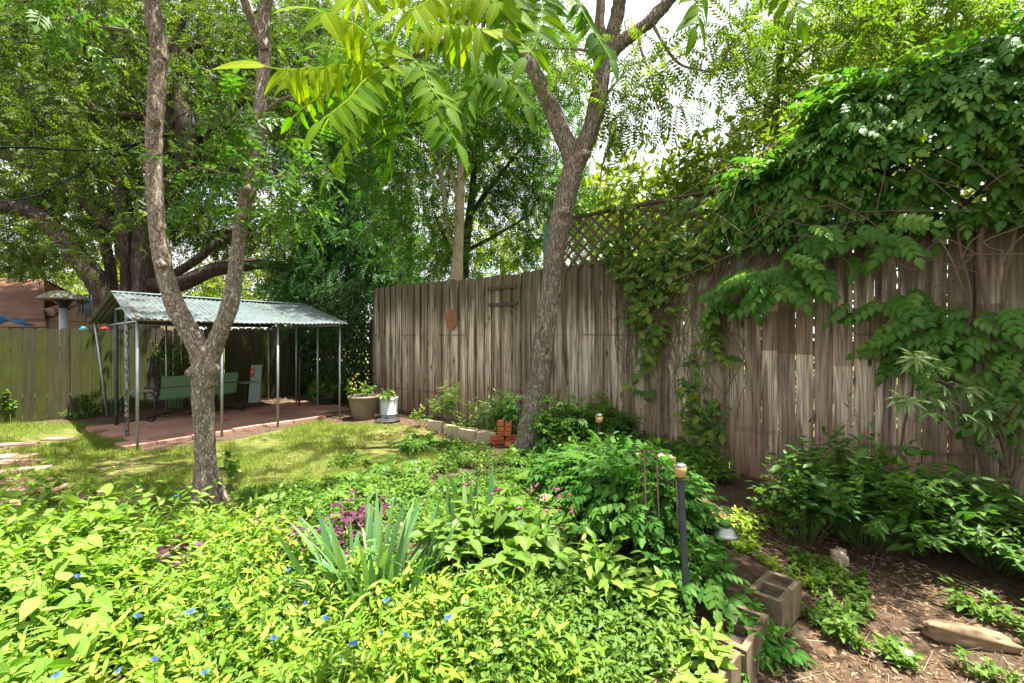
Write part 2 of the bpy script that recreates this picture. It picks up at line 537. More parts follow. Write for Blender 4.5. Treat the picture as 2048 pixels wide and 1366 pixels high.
def wood_fence_mat(name, moss=False):
    m = NT(name); u, v, _ = m.sep(m.uv()); r = m.rnd()
    off = m.math('MULTIPLY', r, 37.)
    g1 = m.noise(m.comb(m.math('MULTIPLY', u, 27.), m.math('MULTIPLY', v, 1.1), off), 1, 5, .6, .6)     # grain
    g2 = m.noise(m.comb(m.math('MULTIPLY', u, 150.), m.math('MULTIPLY', v, 3.), off), 1, 3, .6)
    st = m.noise(m.comb(m.math('MULTIPLY', u, 9.), m.math('MULTIPLY', v, .55), 3.), 1, 4, .6)          # streaks
    pt = m.noise(m.comb(m.math('MULTIPLY', u, 1.1), m.math('MULTIPLY', v, 1.2), 8.), 1, 4, .6)         # patches
    r2 = m.math('FRACT', m.math('MULTIPLY', r, 7.77))
    if moss:  # mossy boards: all tones darkened to carry the oak's shade
        c = m.mix(m.ramp(g1, [(.25, 0.), (.75, 1.)]), (.03, .024, .014), (.085, .068, .045))
        green = m.mix(m.ramp(g2, [(.3, 0.), (.7, 1.)]), (.02, .03, .004), (.06, .075, .009))
        k = m.ramp(m.math('ADD', st, m.math('MULTIPLY', r2, .25)), [(.42, 0.), (.6, .95)])
        c = m.mix(k, c, green)
        c = m.mix(m.ramp(r2, [(.1, .85), (.35, .5), (.6, .0)]), c, m.mix(m.ramp(g1, [(.35, 0.), (.65, 1.)]), (.016, .012, .007), (.09, .07, .05)))
        c = m.mix(m.ramp(pt, [(.45, 0.), (.75, .65)]), c, (.03, .026, .018))
        top = m.ramp(m.math('DIVIDE', v, 2.), [(.76, 0.), (.86, .75)])
        c = m.mix(m.math('MULTIPLY', top, m.ramp(st, [(.35, .3), (.6, 1.)])), c, (.035, .03, .022))
    else:
        c = m.mix(m.ramp(g1, [(.36, 0.), (.5, .5), (.64, 1.)]), (.17, .122, .085), (.7, .595, .465))
        c = m.mix(m.ramp(r2, [(0.5, .0), (.62, .5), (1., .85)]), c, m.mix(m.ramp(g1, [(.35, 0.), (.65, 1.)]), (.05, .034, .025), (.2, .14, .1)))
        c = m.mix(m.ramp(g2, [(.5, 0.), (.62, .35)]), c, (.45, .39, .33))
        nA = m.noise(m.comb(m.math('MULTIPLY', u, 5.), m.math('MULTIPLY', v, .8), off), 1, 2, .5)
        wv = m.math('SINE', m.math('MULTIPLY', m.math('ADD', m.math('MULTIPLY', u, 38.), m.math('MULTIPLY', nA, 7.)), 6.283))
        c = m.mix(m.ramp(wv, [(.45, 0.), (.95, .42)]), c, (.085, .06, .045))
        nl = m.n('TexVoronoi', Scale=1., Randomness=.6); m.l(m.comb(m.math('MULTIPLY', u, 13.), m.math('MULTIPLY', v, 13.), 2.), nl.inputs['Vector'])
        rail = m.math('ABSOLUTE', m.math('SUBTRACT', m.math('FRACT', m.math('ADD', m.math('MULTIPLY', v, .95), .02)), .5))
        c = m.mix(m.math('MULTIPLY', m.ramp(nl.outputs['Distance'], [(.07, .9), (.12, 0.)]), m.ramp(rail, [(.04, 1.), (.07, 0.)])), c, (.03, .02, .014))
        r4 = m.math('FRACT', m.math('MULTIPLY', r, 13.3))
        zone = m.math('MULTIPLY', m.math('GREATER_THAN', v, m.math('ADD', 1.27, m.math('MULTIPLY', r4, .25))), m.math('LESS_THAN', v, m.math('ADD', 1.86, m.math('MULTIPLY', r2, .08))))
        zone = m.math('MULTIPLY', m.math('MULTIPLY', zone, m.math('GREATER_THAN', u, 7.7)), m.ramp(m.math('FRACT', m.math('MULTIPLY', r, 5.1)), [(.35, 0.), (.5, .7)]))
        c = m.mix(zone, c, m.mix(m.ramp(g1, [(.35, 0.), (.65, 1.)]), (.06, .03, .018), (.19, .11, .07)))
        # knots
        vo = m.n('TexVoronoi', Scale=1., Randomness=.9); m.l(m.comb(m.math('MULTIPLY', u, 5.3), m.math('MULTIPLY', v, 2.1), off), vo.inputs['Vector'])
        kd = vo.outputs['Distance']
        ring = m.math('FRACT', m.math('MULTIPLY', kd, 22.))
        c = m.mix(m.math('MULTIPLY', m.ramp(kd, [(.1, .5), (.3, 0.)]), ring), c, (.14, .095, .065))
        c = m.mix(m.ramp(kd, [(.085, .95), (.125, 0.)]), c, (.055, .03, .018))
        # damp brown near the ground, dark top, moss streaks, old rail stains
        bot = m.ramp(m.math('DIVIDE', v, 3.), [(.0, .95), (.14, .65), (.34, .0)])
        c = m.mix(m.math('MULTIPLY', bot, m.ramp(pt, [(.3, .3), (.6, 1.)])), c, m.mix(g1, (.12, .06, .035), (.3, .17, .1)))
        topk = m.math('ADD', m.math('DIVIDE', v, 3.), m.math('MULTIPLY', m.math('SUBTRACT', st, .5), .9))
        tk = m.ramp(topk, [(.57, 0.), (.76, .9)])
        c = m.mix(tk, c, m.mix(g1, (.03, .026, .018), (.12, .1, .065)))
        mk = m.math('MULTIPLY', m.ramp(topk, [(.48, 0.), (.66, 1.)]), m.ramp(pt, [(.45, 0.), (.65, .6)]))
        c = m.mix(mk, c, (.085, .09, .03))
        band = m.math('ABSOLUTE', m.math('SUBTRACT', m.math('ADD', v, m.math('MULTIPLY', st, .05)), 1.64))
        bk = m.math('MULTIPLY', m.ramp(band, [(.006, .6), (.022, .0)]), m.ramp(m.noise(m.comb(m.math('MULTIPLY', u, .9), 0., 5.), 1, 2), [(.48, 0.), (.56, 1.)]))
        c = m.mix(bk, c, (.09, .045, .028))
        b2 = m.math('ABSOLUTE', m.math('SUBTRACT', m.math('ADD', v, m.math('MULTIPLY', st, .08)), .5))
        c = m.mix(m.math('MULTIPLY', m.ramp(b2, [(.012, .6), (.04, .0)]), m.ramp(pt, [(.4, 0.), (.6, 1.)])), c, (.08, .055, .035))
        c = m.mix(m.math('MULTIPLY', m.ramp(st, [(.52, 0.), (.6, .9)]), .85), c, m.mix(m.ramp(g1, [(.35, 0.), (.65, 1.)]), (.035, .024, .017), (.17, .12, .085)))
    h = m.math('ADD', g1, m.math('MULTIPLY', g2, .4))
    return m.done(m.pbr(c, .85, normal=m.bump(h, .5, .006), spec=.2))


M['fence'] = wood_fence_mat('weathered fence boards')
M['mossfence'] = wood_fence_mat('mossy fence boards', True)
M['lattice'] = plain_mat('weathered lattice wood', (.1, .075, .055), .85, var=.3, sc=20, spec=.2)
M['darkwood'] = plain_mat('dark damp wood', (.07, .055, .042), .85, var=.3, sc=25, spec=.2)
M['greenpost'] = plain_mat('green painted post', (.035, .14, .08), .6, var=.3, sc=18)


def metal_roof_mat():
    m = NT('weathered corrugated metal'); o = m.obj()
    n1 = m.noise(m.map(o, (1, 1, 1)), 1.6, 5, .65, .6); n2 = m.noise(o, 9, 5, .7); r = m.rnd()
    c = m.mix(m.ramp(n1, [(.35, 0.), (.65, 1.)]), (.05, .07, .072), (.095, .118, .118))
    c = m.mix(m.ramp(n2, [(.5, 0.), (.7, .6)]), c, (.19, .2, .19))
    c = m.mix(m.ramp(m.noise(o, 3.7, 4, .7), [(.6, 0.), (.72, .7)]), c, (.2, .12, .07))
    c = m.mix(m.math('MULTIPLY', r, .35), c, (.1, .15, .17))
    return m.done(m.pbr(c, m.ramp(n2, [(.3, .5), (.7, .7)]), .15, m.bump(n2, .12, .004)))
M['roofmetal'] = metal_roof_mat()
M['galv'] = plain_mat('galvanised pipe', (.36, .38, .41), .45, .7, .2, 25, .05)
M['greenpipe'] = plain_mat('chipped green pipe', (.03, .085, .06), .6, .2, .6, 30, .1)


def chipped_mat():
    m = NT('chipped black and white paint'); o = m.obj()
    k = m.ramp(m.noise(m.map(o, (1, 1, .6)), 45, 3, .6), [(.47, 0.), (.52, 1.)])
    return m.done(m.pbr(m.mix(k, (.04, .05, .05), (.33, .36, .36)), .6))
M['chipped'] = chipped_mat()
M['benchgreen'] = plain_mat('sage green paint', (.12, .23, .13), .5, var=.08, sc=8)
M['tablegreen'] = plain_mat('faded green grey paint', (.2, .25, .17), .6, var=.15, sc=10)
M['blackmetal'] = plain_mat('black metal', (.018, .019, .022), .4, .3, .2, 20, .05)
M['pedestal'] = plain_mat('pale grey green plastic', (.28, .37, .33), .55, var=.15, sc=9)
M['red'] = plain_mat('faded red label', (.5, .06, .05), .5)
M['label'] = plain_mat('off white label', (.6, .58, .5), .5)
M['potbrown'] = plain_mat('brown glazed pot', (.17, .135, .09), .45, var=.2, sc=6)
M['potwhite'] = plain_mat('grey white pot', (.47, .49, .52), .6, var=.12, sc=8)
M['soil'] = plain_mat('dark soil', (.06, .042, .03), .95, var=.5, sc=30, bump=.6)


def paver_mat():
    m = NT('red paver'); o = m.pos(); r = m.rnd()
    c = m.ramp(r, [(0, (.26, .12, .095)), (.5, (.34, .17, .135)), (.8, (.4, .22, .17)), (1, (.5, .17, .14))])
    n = m.noise(o, 7, 5, .7); f = m.noise(o, 60, 3)
    c = m.mix(m.ramp(n, [(.4, 0.), (.7, .6)]), c, (.17, .11, .075))
    c = m.mix(m.ramp(f, [(.45, 0.), (.7, .4)]), c, (.45, .3, .24))
    return m.done(m.pbr(c, .85, normal=m.bump(f, .3, .006), spec=.2))
M['paver'] = paver_mat()
M['brick'] = plain_mat('orange red brick', (.42, .12, .05), .85, var=.25, sc=22, bump=.4, spec=.2)


def concrete_mat():
    m = NT('mossy concrete block'); o = m.pos()
    f = m.noise(o, 90, 4, .7); n = m.noise(o, 5, 5, .65)
    c = m.mix(m.ramp(f, [(.3, 0.), (.7, 1.)]), (.11, .08, .046), (.22, .17, .11))
    c = m.mix(m.ramp(n, [(.42, 0.), (.65, .65)]), c, (.07, .05, .03))
    return m.done(m.pbr(c, .95, normal=m.bump(m.math('ADD', f, n), .6, .006), spec=.15))
M['concrete'] = concrete_mat()
M['edging'] = plain_mat('tan edging stone', (.4, .31, .21), .9, var=.3, sc=14, bump=.5, spec=.2)
M['log'] = plain_mat('split tan log', (.2, .135, .08), .9, var=.4, sc=11, bump=.5, spec=.2)
M['paper'] = plain_mat('white crumpled paper', (.75, .76, .78), .8, var=.05)
M['steel'] = plain_mat('brushed stainless steel', (.3, .3, .28), .38, .95, .08, 30, .02)
M['amber'] = plain_mat('amber frosted glass', (.42, .27, .1), .35, var=.2, sc=20)
M['iron'] = plain_mat('dark grey iron', (.05, .06, .075), .5, .4, .25, 25)
M['rust'] = plain_mat('rusty rod', (.06, .035, .025), .85, .2, .3, 40)
M['blackplastic'] = plain_mat('black plastic', (.02, .02, .02), .5)
M['cable'] = plain_mat('black cable', (.01, .01, .011), .9, spec=.05)


def glass_mat():
    m = NT('clear glass')
    g = m.n('BsdfGlass', Roughness=.05, IOR=1.3); g.inputs['Color'].default_value = (.95, .9, .8, 1)
    t = m.n('BsdfTransparent'); mx = m.n('MixShader', Fac=.55)
    m.l(g.outputs[0], mx.inputs[1]); m.l(t.outputs[0], mx.inputs[2])
    return m.done(mx.outputs[0])
M['glass'] = glass_mat()


def shingle_mat():
    m = NT('brown shingles'); o = m.uv()
    b = m.n('TexBrick', Scale=1., _offset=.5); b.inputs['Color1'].default_value = (.15, .07, .045, 1); b.inputs['Color2'].default_value = (.21, .105, .07, 1)
    b.inputs['Mortar'].default_value = (.12, .06, .04, 1); b.inputs['Mortar Size'].default_value = .012
    b.inputs['Brick Width'].default_value = .3; b.inputs['Row Height'].default_value = .14
    m.l(o, b.inputs['Vector'])
    c = m.mix(m.ramp(m.noise(o, 1.1, 5, .7), [(.4, 0.), (.6, .6)]), b.outputs['Color'], (.09, .05, .035))
    return m.done(m.pbr(c, .9, spec=.2))
M['shingle'] = shingle_mat()
M['tanwall'] = plain_mat('tan wall', (.2, .135, .09), .85, var=.1, sc=4, spec=.2)
M['fascia'] = plain_mat('brown fascia board', (.2, .13, .09), .8, spec=.2)
M['hood'] = plain_mat('mottled metal hood', (.12, .115, .085), .7, .4, .35, 10)
M['greypipe'] = plain_mat('grey pipe', (.3, .3, .34), .5, .3)
M['bluechime'] = plain_mat('blue chime tube', (.03, .12, .2), .35, .5)
M['cyan'] = plain_mat('cyan plastic', (.04, .3, .4), .4)
M['redplastic'] = plain_mat('red plastic', (.7, .03, .03), .35)
M['bluecloth'] = plain_mat('blue tarp', (.04, .22, .5), .5)
M['copper'] = plain_mat('old copper brown stain board', (.2, .085, .04), .6, var=.3, sc=20)


def ground_mat():
    m = NT('yard ground'); o = m.pos(); k = m.rnd()        # rnd: 0 bare mulch .. 1 lawn
    f = m.noise(o, 38, 5, .7); g = m.noise(o, 9, 4, .65); w = m.noise(m.map(o, (30, 90, 30)), 1, 4, .7, 1.5)
    mulch = m.ramp(m.math('ADD', m.math('MULTIPLY', f, .6), m.math('MULTIPLY', w, .4)),
                   [(.3, (.03, .02, .013)), (.45, (.075, .048, .031)), (.56, (.145, .095, .062)), (.68, (.28, .2, .14))])
    mulch = m.mix(m.ramp(g, [(.4, 0.), (.7, .6)]), mulch, (.05, .032, .021))
    lawn = m.mix(m.ramp(g, [(.35, 0.), (.65, 1.)]), (.08, .105, .015), (.15, .165, .035))
    lawn = m.mix(m.ramp(f, [(.5, 0.), (.65, .7)]), lawn, (.24, .185, .11))
    kk = m.ramp(m.math('ADD', k, m.math('MULTIPLY', m.math('SUBTRACT', g, .5), .8)), [(.4, 0.), (.6, 1.)])
    c = m.mix(kk, mulch, lawn)
    return m.done(m.pbr(c, .95, normal=m.bump(m.math('ADD', f, w), .8, .03), spec=.15))
M['ground'] = ground_mat()
# ------------------------------------------------------------------ ground: one sheet to the horizon
def axis(lo, hi, step, far):
    a = list(np.arange(lo, hi + 1e-6, step)); d = step; x = hi
    while x < far: d *= 1.35; x += d; a.append(x)
    d = step; x = lo
    while x > -far: d *= 1.35; x -= d; a.insert(0, x)
    return np.array(a)


E1 = np.array([.607, .795, 0.]); E2 = np.array([-.795, .607, 0.])          # along and across the shelter
SHED0 = np.array([-5.30, 6.45, 0.])
LAWN = gpoly([(-300, 848), (200, 846), (260, 872), (290, 905), (470, 880), (640, 842), (700, 848), (830, 850), (900, 880), (940, 900), (800, 960), (600, 985), (470, 1050), (150, 1100), (-300, 1020)])
gx = axis(-12, 7, .07, 90); gy = axis(.3, 13.5, .07, 90)
XX, YY = np.meshgrid(gx, gy)
xf, yf = XX.ravel(), YY.ravel()
fade = sstep(40, 15, np.hypot(xf, yf))
zf = zg(xf, yf) * fade
lawn = in_poly(xf, yf, LAWN).astype(float)
lw = lawn.reshape(XX.shape)
for _ in range(4):
    lw = (lw + np.roll(lw, 1, 0) + np.roll(lw, -1, 0) + np.roll(lw, 1, 1) + np.roll(lw, -1, 1)) / 5
lw = lw.ravel()
beyond = ((xf + 3.23) * .639 + (yf - 10.55) * .769 > .1)
lw = np.where(beyond, 1., lw)
b = Bag(); nx, ny = len(gx), len(gy)
i = np.arange(ny - 1)[:, None] * nx + np.arange(nx - 1)[None]
b.add(np.stack([xf, yf, zf], -1), np.stack([i, i + 1, i + nx + 1, i + nx], -1).reshape(-1, 4), None, lw)
tag(b.build('ground', M['ground'], smooth=True), kind='structure')

# ------------------------------------------------------------------ the tall fence on the right
F0 = np.array([-3.23, 10.55, 0.]); FU = np.array([.769, -.639, 0.]); FN = np.array([-.639, -.769, 0.])
FROT = np.stack([FU, -FN, [0, 0, 1]], -1)
FTOP = 2.67


def fp(s, z, off=0.0):
    s = np.asarray(s, float)
    return F0 + FU * s[..., None] + FN * np.asarray(off, float)[..., None] + np.array([0, 0, 1.]) * np.asarray(z, float)[..., None]


def s_of(px):
    m = (px - 1024) / FPX
    return (10.55 * m + 3.23) / (.769 + .639 * m)


def fpx(px, py, off=0.0):
    """a point on the fence plane under a pixel"""
    s = s_of(px); Y = 10.55 - .639 * s
    return s, EYE + (HZ - py) / FPX * Y


fence = thing('wooden_fence', 'tall weathered grey brown board fence under lattice and vines', 'fence', F0)
bd = Bag(); s = .0; k = 0
while s < 13.0:
    near = s > 6.25
    w = rng.uniform(.165, .187) if near else rng.uniform(.12, .165)
    gap = (rng.uniform(.007, .011) if rng.random() < .3 else rng.uniform(.003, .006)) if near else rng.uniform(-.038, -.028)
    c = fp(s + w / 2, 0)
    zb = float(zg(c[0:1], c[1:2])[0]) - .04
    zt = FTOP + rng.normal(0, .012) + .02 * math.sin(s * 1.3)
    off = rng.normal(0, .006 if near else .003) + (0 if near else (.0145 if k % 2 else -.0145))
    R = rng.random()
    n = 8
    zz = np.linspace(zb, zt, n + 1)
    wob = rng.normal(0, .003, n + 1)
    cx = np.array([-w / 2, w / 2])
    t = .018
    tw = rng.normal(0, .02)
    V = []
    for j in range(n + 1):
        for (a, o2) in ((-1, 0), (1, 0), (1, -t), (-1, -t)):
            V.append(fp(s + w / 2 + a * w / 2 + wob[j], zz[j], off + o2 + a * tw * w * .5))
    V = np.array(V)
    # dog-eared top corners
    V[-4:, 2] -= .0
    top = []
    for (a, o2) in ((-.72, 0), (.72, 0), (.72, -t), (-.72, -t)):
        top.append(fp(s + w / 2 + a * w / 2, zt + .022, off + o2 + a * tw * w * .5))
    V = np.concatenate([V, np.array(top)])
    m = n + 2
    U = np.array([[(v - F0) @ FU, v[2]] for v in V])
    for fcs in ((0, 1), (1, 2), (2, 3), (3, 0)):
        Fq = np.array([[q * 4 + fcs[0], q * 4 + fcs[1], (q + 1) * 4 + fcs[1], (q + 1) * 4 + fcs[0]] for q in range(m - 1)])
        ids = np.unique(Fq); mp = {v: q for q, v in enumerate(ids)}
        bd.add(V[ids], np.vectorize(mp.get)(Fq), U[ids], R)
    q = (m - 1) * 4
    bd.add(V[q:q + 4], np.array([[0, 1, 2, 3]]), U[q:q + 4], R)
    s += w + gap; k += 1
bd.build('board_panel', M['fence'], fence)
UVF = lambda v: ((v - F0) @ FU, v[2])
for z in (.42, 1.5, 2.45):
    Bag().box(fp(6.5, z, -.055), (13, .038, .088), FROT, UVF).build('rail', M['darkwood'], fence)
for q in np.arange(.06, 13, 2.44):
    Bag().box(fp(q, 1.25, -.12), (.09, .09, 2.7), FROT, UVF).build('fence_post', M['darkwood'], fence)


def lattice(s0, s1, z0, z1, off, name, parent, P0=fp, ROT=FROT, mat='lattice'):
    lt = Bag(); L, Hh = s1 - s0, z1 - z0; sp = .18
    for lay, sg in ((0, 1), (1, -1)):
        c = -Hh if sg > 0 else 0
        while c < L + (0 if sg > 0 else Hh):
            a0, a1 = max(0, c), min(L, c + Hh)
            if sg < 0: a0, a1 = max(0, c - Hh), min(L, c)
            if a1 - a0 > .03:
                if sg > 0: za, zb_ = a0 - c, a1 - c
                else: za, zb_ = c - a0, c - a1
                A = P0(s0 + a0, z0 + za, off - .011 * lay); B = P0(s0 + a1, z0 + zb_, off - .011 * lay)
                d = B - A; ln = np.linalg.norm(d)
                y = ROT[:, 1]; x = d / ln; zc = np.cross(x, y)
                lt.box((A + B) / 2, (ln + .02, .008, .04), np.stack([x, y, zc], -1), None, rng.random())
            c += sp * 1.05
    return lt.build(name, M[mat], parent)


for (a, c, zt) in ((4.98, 7.74, 3.41), (7.90, 12.6, 3.43)):
    lp = lattice(a, c, 2.66, zt, .03, 'lattice_panel', fence)
    Bag().box(fp((a + c) / 2, zt + .02, .025), (c - a, .07, .038), FROT).build('top_rail', M['darkwood'], lp)
    for q in np.arange(a + 1.3, c - .2, 1.3):
        Bag().box(fp(q, (2.6 + zt) / 2, .048), (.07, .018, zt - 2.55), FROT).build('batten', M['lattice'], lp)
for q, zt in ((4.91, 3.42), (7.82, 3.55)):
    Bag().box(fp(q, zt / 2 + 1.1, -.04), (.09, .09, zt - 2.2), FROT).build('post', M['greenpost'], fence)
for (a, c) in (((978, 577), (1035, 573)), ((980, 611), (1037, 606))):
    s0, z0 = fpx(*a); s1, z1 = fpx(*c)
    Bag().box(fp((s0 + s1) / 2, (z0 + z1) / 2, .03), (s1 - s0, .03, .055), FROT).build('cleat', M['darkwood'], fence, bevel=.004)
s0, z0 = fpx(905, 638)
a = np.linspace(0, 2 * PI, 28, endpoint=False)
pl = Bag()
ring0 = np.array([fp(s0 + .16 * math.cos(q), z0 + .2 * math.sin(q) * (1 + .12 * (math.sin(q) < 0)), .02) for q in a])
ring1 = ring0 + FN * .012
pl.add(np.concatenate([ring0, ring1]), [np.array([[j, (j + 1) % 28, (j + 1) % 28 + 28, j + 28] for j in range(28)]), (np.arange(28) + 28)[None]])
tag(pl.build('oval_plaque', M['copper']), 'rust brown oval plaque fixed high on the grey board fence', 'plaque')
# a thin wire arch leaning on the fence
tr = thing('wire_arch', 'faint thin wire arch trellis standing against the grey board fence', 'trellis', fp(s_of(1018), 0, .05))
wr = Bag()
for (px_, top) in ((988, 640), (1005, 632), (1022, 630), (1040, 640)):
    sa, za = fpx(px_, top)
    Bag().tube([fp(sa, .0, .05), fp(sa, 1.0, .045), fp(sa, za, .04)], .0035, 5).build('upright', M['deadtwig'], tr)
wr = Bag()
for z in (.6, 1.0, 1.35, 1.7):
    Bag().tube([fp(s_of(988), z, .052), fp(s_of(1040), z, .052)], .003, 5).build('crossbar', M['deadtwig'], tr)
sa, za = fpx(988, 640); sb, zb = fpx(1040, 640)
wr.tube([fp(sa + (sb - sa) * (1 - math.cos(q)) / 2, za + .2 * math.sin(q), .04) for q in np.linspace(0, PI, 14)], .0035, 5)
wr.build('arch', M['deadtwig'], tr)

# ------------------------------------------------------------------ the mossy fence at the back left
B0 = np.array([-9.2, 8.18, 0.]); BN = np.array([.795, -.607, 0.])
BROT = np.stack([E1, -BN, [0, 0, 1]], -1)


def bp(s, z, off=0.0):
    return B0 + E1 * s + BN * off + np.array([0, 0, z])


mf = thing('mossy_fence', 'low mossy green board fence behind the metal shelter and lawn', 'fence', B0)
bd = Bag(); s = -5.0
while s < 5.6:
    w = rng.uniform(.13, .165); c = bp(s + w / 2, 0)
    zb = float(zg(c[0:1], c[1:2])[0]) - .04; zt = 1.72 + .012 * s + rng.normal(0, .012)
    R = rng.random(); off = rng.normal(0, .009)
    uvf = lambda v: ((v - B0) @ E1, v[2])
    bd.box(bp(s + w / 2, (zb + zt) / 2, off), (w, .018, zt - zb), BROT, uvf, R)
    bd.box(bp(s + w / 2, zt + .011, off), (w * .7, .018, .022), BROT, uvf, R, taper=.95)
    s += w + rng.uniform(.004, .011)
bd.build('board_panel', M['mossfence'], mf)
for z in (.4, 1.35):
    Bag().box(bp(.3, z, -.04), (10.6, .04, .085), BROT).build('rail', M['darkwood'], mf)
for q in np.arange(-4.8, 5.6, 2.4):
    Bag().box(bp(q, .85, -.09), (.09, .09, 1.75), BROT).build('fence_post', M['darkwood'], mf)

# old lattice fence closing the corner, mostly under ivy
LU = np.array([-.769, .639, 0.]); C0 = F0 + LU * .05
LROT = np.stack([LU, FN * -1, [0, 0, 1]], -1)
lpf = lambda s, z, off=0.0: C0 + LU * s + FN * off + np.array([0, 0, z])
lf = thing('lattice_fence', 'old dark lattice fence in the corner under climbing ivy', 'fence', C0)
lattice(.05, 3.2, .05, 1.9, 0, 'lattice_panel', lf, lpf, LROT, 'lattice')
lattice(.09, 3.2, .09, 1.9, -.05, 'lattice_panel', lf, lpf, LROT, 'darkwood')
for q in (.0, 1.6, 3.2):
    Bag().box(lpf(q, .97, -.02), (.09, .09, 2.0), LROT).build('post', M['darkwood'], lf)

# ------------------------------------------------------------------ metal shelter
sh = thing('metal_shelter', 'open shelter with corrugated metal gable roof on thin pipe posts', 'shelter', SHED0)
FL = np.array([-5.26, 6.39, 0]); FR = np.array([-3.36, 8.88, 0]); BL = np.array([-7.95, 8.95, 0]); BR = np.array([-6.1, 11.4, 0])
ZE, ZR = 1.87, 2.34
RIDGE_A = (FL + BL) / 2 + np.array([0, 0, ZR]) - E1 * .12; RIDGE_B = (FR + BR) / 2 + np.array([0, 0, ZR - .03]) + E1 * .12


def roof_side(A, B, name):
    A = A + np.array([0, 0, ZE]) - E1 * .12; B = B + np.array([0, 0, ZE]) + E1 * .12
    dA = A - RIDGE_A; A = RIDGE_A + dA * 1.06; dB = B - RIDGE_B; B = RIDGE_B + dB * 1.06
    nu, nv = 360, 10
    uu = np.linspace(0, 1, nu); L = np.linalg.norm(RIDGE_B - RIDGE_A)
    W = .011 * np.cos(uu * L / .076 * 2 * PI)
    sag = -.025 * np.sin(uu * PI) + .006 * np.sin(uu * 23)
    nrm = unit(np.cross(RIDGE_B - RIDGE_A, A - RIDGE_A)); nrm = nrm * np.sign(nrm[2])
    V, R = [], []
    for th in (0, -.004):
        for v in np.linspace(0, 1, nv):
            e = (RIDGE_A + (RIDGE_B - RIDGE_A) * uu[:, None]) * (1 - v) + (A + (B - A) * uu[:, None]) * v
            e = e + nrm * (W + sag + th)[:, None]
            V.append(e); R.append((np.floor(uu * L / .66) * .37) % 1)
    V = np.concatenate(V); R = np.concatenate(R)
    i = np.arange(nv - 1)[:, None] * nu + np.arange(nu - 1)[None]
    Ft = np.stack([i, i + 1, i + nu + 1, i + nu], -1).reshape(-1, 4)
    n = nu * nv
    j = np.arange(nu - 1) + (nv - 1) * nu
    rim = np.stack([j, j + 1, j + 1 + n, j + n], -1)
    j2 = np.arange(nv - 1) * nu
    rim2 = np.stack([j2, j2 + nu, j2 + nu + n, j2 + n], -1)
    bg = Bag().add(V, [Ft, Ft[:, ::-1] + n, rim, rim2, rim2 + nu - 1], None, R)
    return bg.build(name, M['roofmetal'], sh, smooth=True)


roof_side(FL, FR, 'roof_sheet'); roof_side(BL + np.array([-.15, -.08, 0]), BR, 'roof_sheet')
cap = Bag()
d = unit(RIDGE_B - RIDGE_A); up = np.array([0, 0, .018])
for sg in (-1, 1):
    w = E2 * sg * .11 - np.array([0, 0, .028])
    V = np.array([RIDGE_A + up, RIDGE_B + up, RIDGE_B + up + w, RIDGE_A + up + w])
    cap.add(np.concatenate([V, V - np.array([0, 0, .004])]), [np.array([[0, 1, 2, 3], [7, 6, 5, 4], [2, 3, 7, 6], [0, 3, 7, 4], [1, 2, 6, 5]])])
cap.build('ridge_cap', M['roofmetal'], sh)


def gz(p): return float(zg(np.array([p[0]]), np.array([p[1]]))[0])


def post(base, top, r, mat):
    base = np.array([base[0], base[1], gz(base) - .03])
    Bag().tube([base, base * .5 + np.asarray(top) * .5, top], r, 12).build('post', M[mat], sh, smooth=True)


def eave(t, side, dz=-.05):
    A, B = (FL, FR) if side else (BL, BR)
    q = A + (B - A) * t
    return np.array([q[0], q[1], ZE + dz])


for t in (0, .34, .62, 1.0):
    q = eave(t, 1); post(q, q, .019, 'galv')
post(eave(.0, 0), eave(.0, 0) + np.array([-.12, -.14, .03]), .022, 'galv')
for t in (.31, 1.0):
    q = eave(t, 0); post(q, q, .018, 'galv')
for t, mat, r, zt in ((.28, 'chipped', .028, 2.06), (.63, 'greenpipe', .028, 2.08)):
    q = FL + (BL - FL) * t; post(q, (q[0], q[1], zt), r, mat)
qa, qb = FL + (BL - FL) * .28, FL + (BL - FL) * .63
Bag().tube([(qa[0], qa[1], 2.05), (qb[0], qb[1], 2.07)], .022, 10).build('tie', M['chipped'], sh, smooth=True)
for t in (.26, .55):
    q = FR + (BR - FR) * t; post(q, (q[0], q[1], ZE + .1 + .3 * t), .017, 'galv')
q = FR + (BR - FR) * .51; post(q, (q[0] + .02, q[1], 1.15), .02, 'darkwood')
for side in (0, 1):
    A, B = eave(-.02, side, -.035), eave(1.02, side, -.035)
    Bag().tube([A, (A + B) / 2 - np.array([0, 0, .012]), B], .017, 10).build('eave_rail', M['galv'], sh, smooth=True)
for (A, B, R0) in ((FL, BL, RIDGE_A + E1 * .12), (FR, BR, RIDGE_B - E1 * .12)):
    for E in (A, B):
        e = E + np.array([0, 0, ZE - .02]); r0 = R0 - np.array([0, 0, .05])
        dv = unit(r0 - e)
        Bag().box((e + r0) / 2, (np.linalg.norm(r0 - e), .035, .06), np.stack([dv, E1, np.cross(dv, E1)], -1)).build('rafter', M['darkwood'], sh)
    Bag().tube([A + np.array([0, 0, ZE - .06]), B + np.array([0, 0, ZE - .06])], .016, 8).build('tie', M['galv'], sh, smooth=True)
dv = unit(RIDGE_B - RIDGE_A)
Bag().box((RIDGE_A + RIDGE_B) / 2 - np.array([0, 0, .07]), (np.linalg.norm(RIDGE_B - RIDGE_A) - .1, .04, .09), np.stack([dv, E2, np.cross(dv, E2)], -1)).build('ridge_beam', M['darkwood'], sh)

# ------------------------------------------------------------------ patio slabs and stepping stones, each a thing
PROT = np.stack([E1, E2, [0, 0, 1]], -1)
TONES = ['dusty red', 'pinkish red', 'brown red', 'light salmon']


